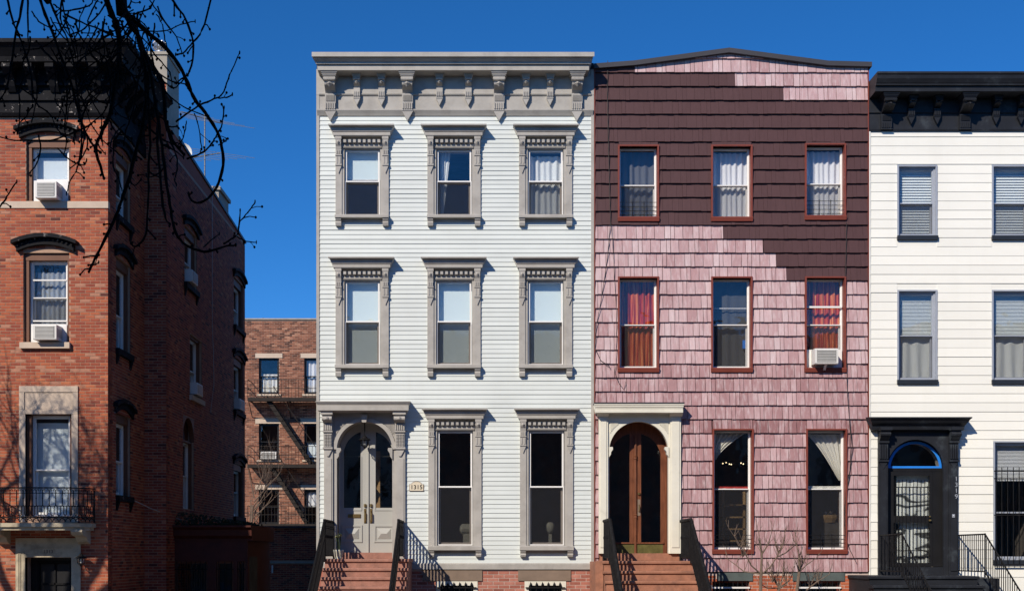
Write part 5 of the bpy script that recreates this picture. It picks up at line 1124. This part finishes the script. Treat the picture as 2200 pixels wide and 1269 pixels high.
for i, (a,b,c,d) in enumerate(wins):
    f_ = frame(M(TA), a, b, c, d, .06, .08, .16); par = f_.build('window', 'blackdoor', ap)
    M(TA).box(a-.16, b+.16, -.03, .2, d+.005, d+.22).build('lintel', 'limestone', par); M(TA).box(a-.08, b+.08, -.06, .15, c-.09, c-.005).build('sill', 'limestone', par)
    sashes(TA, par, a+.06, b-.06, c+.06, d-.06, (c+d)/2, .10, 'blackdoor', None, GLOLD, .035)
    room(TA, a+.05, b-.05, c+.05, d-.05, .32, par, 1.2, .3)
a,b,c,d = wins[0]; hanging('curtain', 'white curtain swagged in the top left window of the brown apartment building', 'curtain', TA, a+.06, b-.06, c+.06, c+.95, .24, .03, 4, DRAPE, hem=.0)
a,b,c,d = wins[1]; hanging('curtain', 'pale curtain in the top right window of the brown apartment building', 'curtain', TA, a+.06, b-.06, c+.06, d, .24, .03, 4, SHEER)
a,b,c,d = wins[5]; hanging('curtain', 'white net curtain in the lowest right window of the brown apartment building', 'curtain', TA, a+.06, b-.06, (c+d)/2, d, .24, .03, 4, SHEER)
a,b,c,d = wins[3]; shade('pale shade in the lower half of the middle right apartment window', TA, a+.06, b-.06, c+.06, (c+d)/2, .22)
a,b,c,d = wins[2]; ac_unit('white air conditioner in the middle left window of the brown apartment building', TA, a+.12, b-.1, c+.02, c+.36, -.2, .2, slats=6)
fe = thing('fire_escape', 'rusty black fire escape zigzagging down the brown apartment building', 'fire escape', (X(605,AY), AY-.5, 0))
fy0, fy1 = AY-1.0, AY-.02; fx0, fx1 = X(532,AY-1), X(700,AY-1)
for py in (855, 998, 1126):
    z_ = Z(py,AY-1); q = M()
    for k in range(12): yy = fy0+k*(fy1-fy0)/12; q.box(fx0, fx1, yy, yy+.03, z_-.04, z_)
    for xx in (fx0, (fx0+fx1)/2, fx1-.05): q.box(xx, xx+.05, fy0, fy1, z_-.10, z_-.04); q.tube([(xx+.02,fy0+.1,z_-.08),(xx+.02,fy1,z_-.75)], .02, 4)
    q.box(fx0, fx1, fy0-.02, fy0+.02, z_-.13, z_+.03); pf = q.build('platform', 'rust', fe)
    q = M()
    for h_ in (.85, .45): q.box(fx0, fx1, fy0-.012, fy0+.012, z_+h_-.012, z_+h_+.012); q.box(fx0-.012, fx0+.012, fy0, fy1, z_+h_-.012, z_+h_+.012)
    for k in range(24): xx = fx0+k*(fx1-fx0)/23; q.box(xx-.008, xx+.008, fy0-.008, fy0+.008, z_, z_+.85)
    q.build('guard_rail', 'rust', pf)
for (pa, ya), (pb, yb_) in (((574,856),(668,996)), ((582,1000),(660,1124))):
    z0, z1 = Z(ya,AY-.7), Z(yb_,AY-.7); xa, xb = X(pa,AY-.7), X(pb,AY-.7); q = M()
    for yy in (AY-.85, AY-.35): q.add([(xa,yy,z0-.16),(xb,yy,z1-.16),(xb,yy,z1+.16),(xa,yy,z0+.16),(xa,yy+.03,z0-.16),(xb,yy+.03,z1-.16),(xb,yy+.03,z1+.16),(xa,yy+.03,z0+.16)], [(0,1,2,3),(4,7,6,5),(0,4,5,1),(3,2,6,7)])
    for k in range(13): t = (k+.5)/13; q.box(xa+(xb-xa)*t-.1, xa+(xb-xa)*t+.1, AY-.85, AY-.33, z0+(z1-z0)*t-.015, z0+(z1-z0)*t+.01)
    for yy in (AY-.85,): q.tube([(xa+.3,yy,z0+.55),(xb+.25,yy,z1+.75)], .018, 5); [q.tube([(xa+(xb-xa)*t,yy,z0+(z1-z0)*t),(xa+.3+(xb-xa)*t,yy,z0+(z1-z0)*t+.6)], .012, 4) for t in (.1,.35,.6,.85)]
    q.build('stair', 'rust', fe)
sd_ = thing('rear_extension', 'dark one-storey brick extension closing the bottom of the gap', 'shed', (-8.5, 18, 0))
SY = 18.0
def T5(x, y, z): return (x, SY+y, z)
so_ = [(X(532,SY), X(549,SY), 0, Z(1238,SY))]
brick_wall(sd_, T5, -13, -3.5, 0, Z(1133,SY), so_+[(-20,20,Z(1209,SY),Z(1205,SY))], 'brick', 'mortar', seed=10, tones=(.35,.2)); M().box(-13, -3.5, SY-.12, SY+.3, Z(1133,SY), Z(1129,SY)).build('roof_edge', 'coping', sd_); M().box(-13, -3.5, SY+.3, SY+6, Z(1134,SY), Z(1133,SY)).build('roof', 'tar', sd_)
M().box(-13, -3.5, SY-.05, SY+.01, Z(1209,SY), Z(1205,SY)).build('ledge', 'concrete', sd_); M().box(so_[0][0], so_[0][1], SY+.1, SY+.16, 0, so_[0][3]).build('door', 'blackdoor', sd_)
M().box(X(584,SY), X(587,SY), SY-.06, SY-.008, Z(1230,SY), Z(1213,SY)).build('drain_pipe', 'acplastic', sd_)

def grow(q, p, d, ln, r, depth, rnd, up=.1, spread=.7, tips=None, bend=.25, segs=4, kids=(2,4), shrink=.68, maxd=5):
    pts = [p]; rs = [r]; dd = Vector(d).normalized(); c_ = Vector(p)
    for i in range(segs):
        dd = (dd+Vector((rnd.uniform(-bend,bend), rnd.uniform(-bend,bend), rnd.uniform(-bend,bend)+up*.3))).normalized(); c_ = c_+dd*ln/segs; pts.append(tuple(c_)); rs.append(r*(1-.45*(i+1)/segs))
    q.tube(pts, rs, 5 if depth < 3 else 4)
    if depth >= maxd: return
    for k in range(rnd.randint(*kids)):
        i = rnd.randint(max(1, segs-2), segs) if depth else segs-rnd.randint(0,1)
        axis = Vector((rnd.uniform(-1,1), rnd.uniform(-1,1), rnd.uniform(-.3,1)*(.5+up))).normalized()
        grow(q, pts[i], dd*(1-spread)+axis*spread, ln*shrink*rnd.uniform(.75,1.15), rs[i]*.72, depth+1, rnd, up, spread, tips, bend, segs, kids, shrink, maxd)
# the bare tree in the back yard
yt = thing('bare_tree', 'thin bare reddish tree in the yard in front of the fire escape', 'tree', (X(545,21), 21, 0))
M().tube([(X(535,21),21,0),(X(540,21),21,2.5),(X(543,21),21,3.6)], [.06,.05,.035], 7).build('trunk', 'greybark', yt)
q = M(); rnd = random.Random(21)
for k in range(10): grow(q, (X(538+k,21),21,2.6+k*.16), (rnd.uniform(-.5,1.5),rnd.uniform(-.4,.4),1.2), 1.25, .024, 1, rnd, .35, .45, None, .18, 4, (2,3), .7, 4)
q.build('crown', 'greybark', yt)
# street tree left of the frame: its shadow dapples the brick house
st = thing('street_tree', 'bare street tree left of the frame whose shadow dapples the brick house', 'tree', (-14.4, -6.6, 0))
M().tube([(-14.4,-6.6,0),(-14.35,-6.6,2.5),(-14.3,-6.5,5.2)], [.26,.22,.19], 9).build('trunk', 'bark', st)
q = M(); rnd = random.Random(5)
for k in range(9): grow(q, (-14.3,-6.5,4.3+.1*k), (rnd.uniform(.1,1.6),rnd.uniform(-.5,.6),rnd.uniform(.15,.9)), 2.5, .13, 0, rnd, .1, .55, None, .2, 5, (3,4), .72, 4)
q.build('crown', 'bark', st)
# shrubs before the shingled house
def shrub(label, tr, branches, y, seed, clump=()):
    o = thing('bare_shrub', label, 'shrub', (X(tr[0][0],y), y, 0), 'bare shrubs before the shingled house'); rnd = random.Random(seed)
    P_ = lambda a, dy=0: (X(a[0],y), y+dy, Z(a[1],y))
    tp = [(X(tr[0][0],y), y, 0.0)]+[P_(a) for a in tr]; q = M().tube(tp, [.034]*2+[.03-.02*i/max(1,len(tr)-1) for i in range(len(tr)-1)], 6); q.build('trunk', 'greybark', o)
    q = M()
    for brn in branches:
        dy = rnd.uniform(-.35,.35); pts = [P_(a, dy*i/(len(brn)-1)) for i, a in enumerate(brn)]; q.tube(pts, [.017-.011*i/(len(brn)-1) for i in range(len(brn))], 5)
        for p in pts[1:]:
            for _ in range(2): grow(q, p, (rnd.uniform(-.7,.7),rnd.uniform(-.5,.5),1), rnd.uniform(.1,.3), .006, 3, rnd, .3, .3, None, .12, 3, (1,1), .5, 4)
    for a in clump:
        for _ in range(7): grow(q, P_(a), (rnd.uniform(-.7,.7),rnd.uniform(-.5,.5),1), rnd.uniform(.2,.38), .008, 3, rnd, .3, .3, None, .12, 4, (1,2), .6, 4)
    q.build('crown', 'greybark', o)
shrub('larger pale-stemmed bare shrub in front of the shingled house below its windows', [(1634,1269),(1635,1232),(1637,1187)], [[(1635,1232),(1612,1213),(1600,1192),(1588,1175),(1572,1152),(1558,1134)],[(1635,1232),(1600,1227),(1584,1213),(1567,1200)],[(1637,1232),(1655,1215),(1668,1194),(1676,1180),(1662,1168)],[(1668,1196),(1690,1186),(1712,1168),(1716,1154)],[(1637,1188),(1634,1165),(1632,1142)],[(1638,1188),(1648,1168),(1652,1143)],[(1672,1188),(1682,1165),(1682,1145)],[(1596,1195),(1590,1180),(1583,1172)]], -1.6, 31, ((1637,1188),(1597,1194),(1673,1190)))
shrub('smaller bare shrub with a capped stem in front of the orange brick base', [(1712,1269),(1717,1228),(1717,1190)], [[(1717,1228),(1708,1212),(1705,1204)],[(1718,1226),(1728,1208),(1731,1198)],[(1718,1226),(1735,1212),(1757,1198)],[(1717,1192),(1716,1170),(1717,1152)],[(1718,1192),(1726,1182)]], -1.3, 32, ((1718,1224),))
shrub('low tangle of reddish bare twigs between the two basement windows', [(1672,1269),(1674,1262)], [[(1674,1262),(1660,1240),(1655,1222)],[(1674,1262),(1684,1240),(1690,1215)],[(1674,1262),(1672,1238),(1676,1218)],[(1674,1262),(1645,1262),(1625,1250)],[(1674,1262),(1700,1245),(1710,1228)],[(1674,1262),(1665,1245),(1650,1232)],[(1730,1269),(1750,1250),(1775,1232)],[(1674,1262),(1690,1255),(1696,1236)]], -1.0, 33, ((1674,1262),(1660,1250),(1690,1248),(1740,1262),(1760,1255)))

# ---------------------------------------------------------------- bare branches hanging near the camera (in the shade of the houses behind)
nt_ = thing('bare_tree', 'dark bare tree whose knobby branches hang into the top left corner', 'tree', (-5.6, -22.9, 0))
YT = -22.0
def BP(a, y): return (X(a[0],y), y, Z(a[1],y))
M().tube([(-5.6,-22.9,0),(-5.55,-22.9,1.6),(-5.4,-22.8,3.2),(-5.2,-22.8,5.2),(-5.3,-22.7,7.5)], [.15,.12,.10,.08,.05], 9).build('trunk', 'bark', nt_)
M().tube([(-5.35,-22.8,3.7),(-4.2,-22.5,4.5),(-2.9,-22.1,4.75),(-1.8,-22.0,4.45),(-1.35,-22.0,4.0),(-1.22,-22.0,3.62),BP((262,30),YT),BP((285,42),YT)], [.075,.065,.055,.045,.032,.022,.019,.014], 8).build('limb', 'bark', nt_)
M().tube([(-5.4,-22.8,3.3),(-4.3,-22.5,4.1),(-3.0,-22.2,4.4),(-2.1,-22.1,4.2),(-1.7,-22,3.95),(-1.52,-22,3.62),BP((105,5),YT)], [.06,.055,.045,.035,.025,.016,.011], 8).build('limb', 'bark', nt_)
BR = [ (9,3,[(262,30),(285,42),(320,70),(355,100),(378,130),(398,170),(412,205),(432,230),(455,265),(467,300),(468,340),(458,375),(440,402),(415,417),(395,412),(387,394)]),
 (4,2.5,[(458,-20),(445,40),(432,80),(415,105),(400,125),(386,131)]), (4.5,3,[(360,-15),(378,10),(392,30),(404,66),(402,106),(387,136)]),
 (3.5,2,[(378,263),(398,248),(430,228),(455,218),(477,208),(490,182),(500,158),(518,120)]), (2.5,2,[(470,211),(488,212),(502,208)]),
 (3.5,2,[(402,341),(425,337),(444,331),(462,318),(472,308),(485,290),(492,272),(496,256)]), (2.5,2,[(470,312),(483,318),(498,320)]), (2.5,1.5,[(418,245),(420,262),(420,298)]), (2,1.5,[(381,314),(395,305),(403,292),(409,276)]),
 (5,3,[(52,-20),(46,40),(40,80),(34,150),(28,200),(14,235),(-5,256)]), (4,3,[(14,-10),(24,40),(36,70),(45,95),(60,150),(62,200)]),
 (6,3.5,[(80,-20),(95,30),(109,66),(129,126),(149,185),(159,232),(170,268),(182,291),(200,312)]), (4.5,2,[(100,-15),(125,45),(146,86),(158,130),(166,172),(172,215),(178,260),(181,298),(178,330),(172,368)]),
 (11,4,[(222,-20),(240,30),(252,60),(256,116),(250,150),(245,185),(236,238),(222,268),(212,291),(204,312),(208,340),(220,380)]),
 (13,4,[(256,-10),(275,40),(298,80),(312,118),(330,146),(346,172),(356,205),(361,265),(370,295),(382,318),(402,341)]),
 (10,3.5,[(285,42),(298,85),(310,132),(314,185),(311,232),(302,281),(287,331),(276,381),(262,417),(250,450),(238,478),(222,510),(203,546),(192,568),(186,580)]), (2.5,2,[(200,570),(208,570),(217,567)]),
 (7,3,[(312,118),(326,170),(332,215),(340,270),(346,310),(352,360),(360,420),(366,460),(372,492),(384,512),(402,526),(434,536),(458,532),(480,524),(502,521)]), (2.5,1.5,[(437,531),(452,515),(469,500)]),
 (4,2,[(480,524),(496,512),(509,501),(512,475),(513,448)]), (2.5,1.8,[(514,478),(528,462),(540,448),(549,435)]), (2.5,1.5,[(510,508),(525,513),(543,510)]),
 (6,3,[(340,270),(338,310),(345,370),(350,430),(358,470),(368,485)]), (5,2.5,[(318,150),(318,220),(322,290),(318,350),(317,400),(315,450),(312,490),(302,515),(285,526),(276,518)]),
 (4,2,[(360,260),(366,300),(384,340),(390,375),(388,400),(394,415)]), (3,2,[(116,10),(130,22),(146,33),(170,33),(205,30),(218,15),(225,-10)]), (3.5,2,[(140,30),(170,42),(199,50),(225,60),(250,63)]), (3,2,[(150,75),(175,66),(195,50),(215,30),(228,8)]),
 (3,2,[(40,190),(44,230),(45,262),(42,291)]), (2.5,1.8,[(44,262),(62,256),(74,250),(88,245)]), (2.5,1.8,[(80,190),(74,220),(62,255)]), (3,2,[(68,25),(82,45),(100,60),(120,72)]), (2.5,1.8,[(108,38),(114,52),(124,66),(140,80),(160,70)]),
 (3,2,[(180,5),(185,-15)]), (3.5,2,[(275,42),(300,34),(330,30),(345,10),(352,-10)]), (3,1.8,[(262,25),(285,20),(295,5),(306,-15)]), (3,2,[(345,166),(355,175),(366,180),(380,160),(388,140)]), (3,2,[(230,250),(250,285),(270,292),(285,300)]), (3,1.8,[(205,300),(215,318),(226,330)]),
 (2.5,2,[(124,318),(135,330),(150,342),(172,348),(176,335)]), (3,2,[(-5,450),(10,432),(20,417),(38,392)]), (3,2,[(262,60),(240,66),(215,62),(200,52)]), (4,2.5,[(256,110),(240,130),(225,150),(200,175),(190,195)]), (3.5,2,[(300,90),(302,130),(290,180),(280,230),(262,270),(255,300)]),
 (3,2,[(190,200),(215,215),(235,208)]), (4,2,[(60,-10),(52,40),(45,70)]), (3.5,2,[(130,-10),(140,40),(150,75),(160,120)]), (3,2,[(352,360),(335,368),(310,372),(300,360)]), (3,2,[(346,310),(365,312),(380,320)]), (3,2,[(150,185),(140,200),(122,195),(118,210)]), (3,1.8,[(275,381),(290,400),(305,388)]) ]
# a few finer free-hanging shoots through the dense middle
rnd = random.Random(77)
for k in range(62):
    x, y_ = rnd.triangular(20,350,290), rnd.uniform(-25,300 if k > 30 else 120); pts = [(x,y_)]; a = rnd.uniform(-.5,.5)
    for j in range(rnd.randint(3,6)): a += rnd.uniform(-.5,.5); x += 30*math.sin(a)*1.1; y_ += 30*math.cos(a)*.9; pts.append((x,y_))
    BR.append((rnd.uniform(2.2,4.4), 1.6, pts))
for (w0, w1, pts) in BR:
    y = YT+rnd.uniform(-.22,.22); s = (D+y)/FPX; q = M(); n = len(pts); P3 = []; RR_ = []; dy = rnd.uniform(-.12,.12)
    for i in range(n-1):
        for k in range(3):
            t = k/3; p0 = pts[max(i-1,0)]; p1 = pts[i]; p2 = pts[i+1]; p3 = pts[min(i+2,n-1)]
            c_ = [0.5*((2*p1[j])+(-p0[j]+p2[j])*t+(2*p0[j]-5*p1[j]+4*p2[j]-p3[j])*t*t+(-p0[j]+3*p1[j]-3*p2[j]+p3[j])*t**3) for j in (0,1)]
            c_ = (c_[0]+rnd.uniform(-.9,.9), c_[1]+rnd.uniform(-.9,.9)); u = (i+t)/(n-1); P3.append((X(c_[0],y), y+dy*u, Z(c_[1],y))); RR_.append((w0*1.15+(w1*1.4-w0*1.15)*u)/2*s*rnd.uniform(.85,1.2))
    P3.append((X(pts[-1][0],y), y+dy, Z(pts[-1][1],y))); RR_.append(w1/2*s*1.25)
    q.tube(P3, RR_, 6)
    q.lathe(P3[-1], [(.001,-.006),(w1*.8*s,-.002),(w1*.8*s,.003),(.001,.007)], 6)
    for i in range(2, len(P3)-1, 2):                                   # side spurs with knobby buds
        if rnd.random() < .5:
            p = Vector(P3[i]); t = (Vector(P3[i+1])-Vector(P3[i-1])).normalized(); sd2 = t.cross(Vector((0,1,0)))*(1 if rnd.random() < .5 else -1)
            d_ = (sd2*rnd.uniform(.5,1)+t*rnd.uniform(.2,.9)+Vector((0,rnd.uniform(-.5,.5),0))).normalized(); ln = rnd.choice((5,6,8,10,12,18,26))*s
            r0 = min(RR_[i]*.8, 2.0*s); e = p+d_*ln; q.tube([p, p+d_*ln*.5+Vector((0,0,rnd.uniform(-.1,.25)*ln)), e], [r0, r0*.8, r0*.8], 4); q.lathe(tuple(e), [(.001,-3*s),(2.7*s,-.8*s),(2.5*s,1.2*s),(.001,3.2*s)], 5)
        elif rnd.random() < .6: q.lathe(P3[i], [(RR_[i]*.8,-2*s),(RR_[i]*1.35,0),(RR_[i]*.8,2*s)], 6)
    q.build('branch', 'bark', nt_, True)

# ---------------------------------------------------------------- the houses across the street (seen reflected in the glass)
for k in range(9):
    x0 = -36+k*8.0; o = thing('row_house', 'brick row house across the street, seen only reflected in window glass', 'house', (x0+4, -32, 0), 'row houses across the street')
    h = 12.0+(.35 if k % 2 else -.2)
    M().box(x0, x0+7.96, -40, -30, 0, h).build('wall', 'farbrick' if k % 3 else 'farstone', o); M().box(x0, x0+7.96, -30, -29.5, h-.7, h).build('cornice', 'farstone', o)
    for j in range(4):
        for i in range(3): xx = x0+1.1+i*2.3; M().box(xx, xx+1.1, -30.02, -29.97, 1.6+j*2.9, 3.4+j*2.9).build('window', 'room', o)
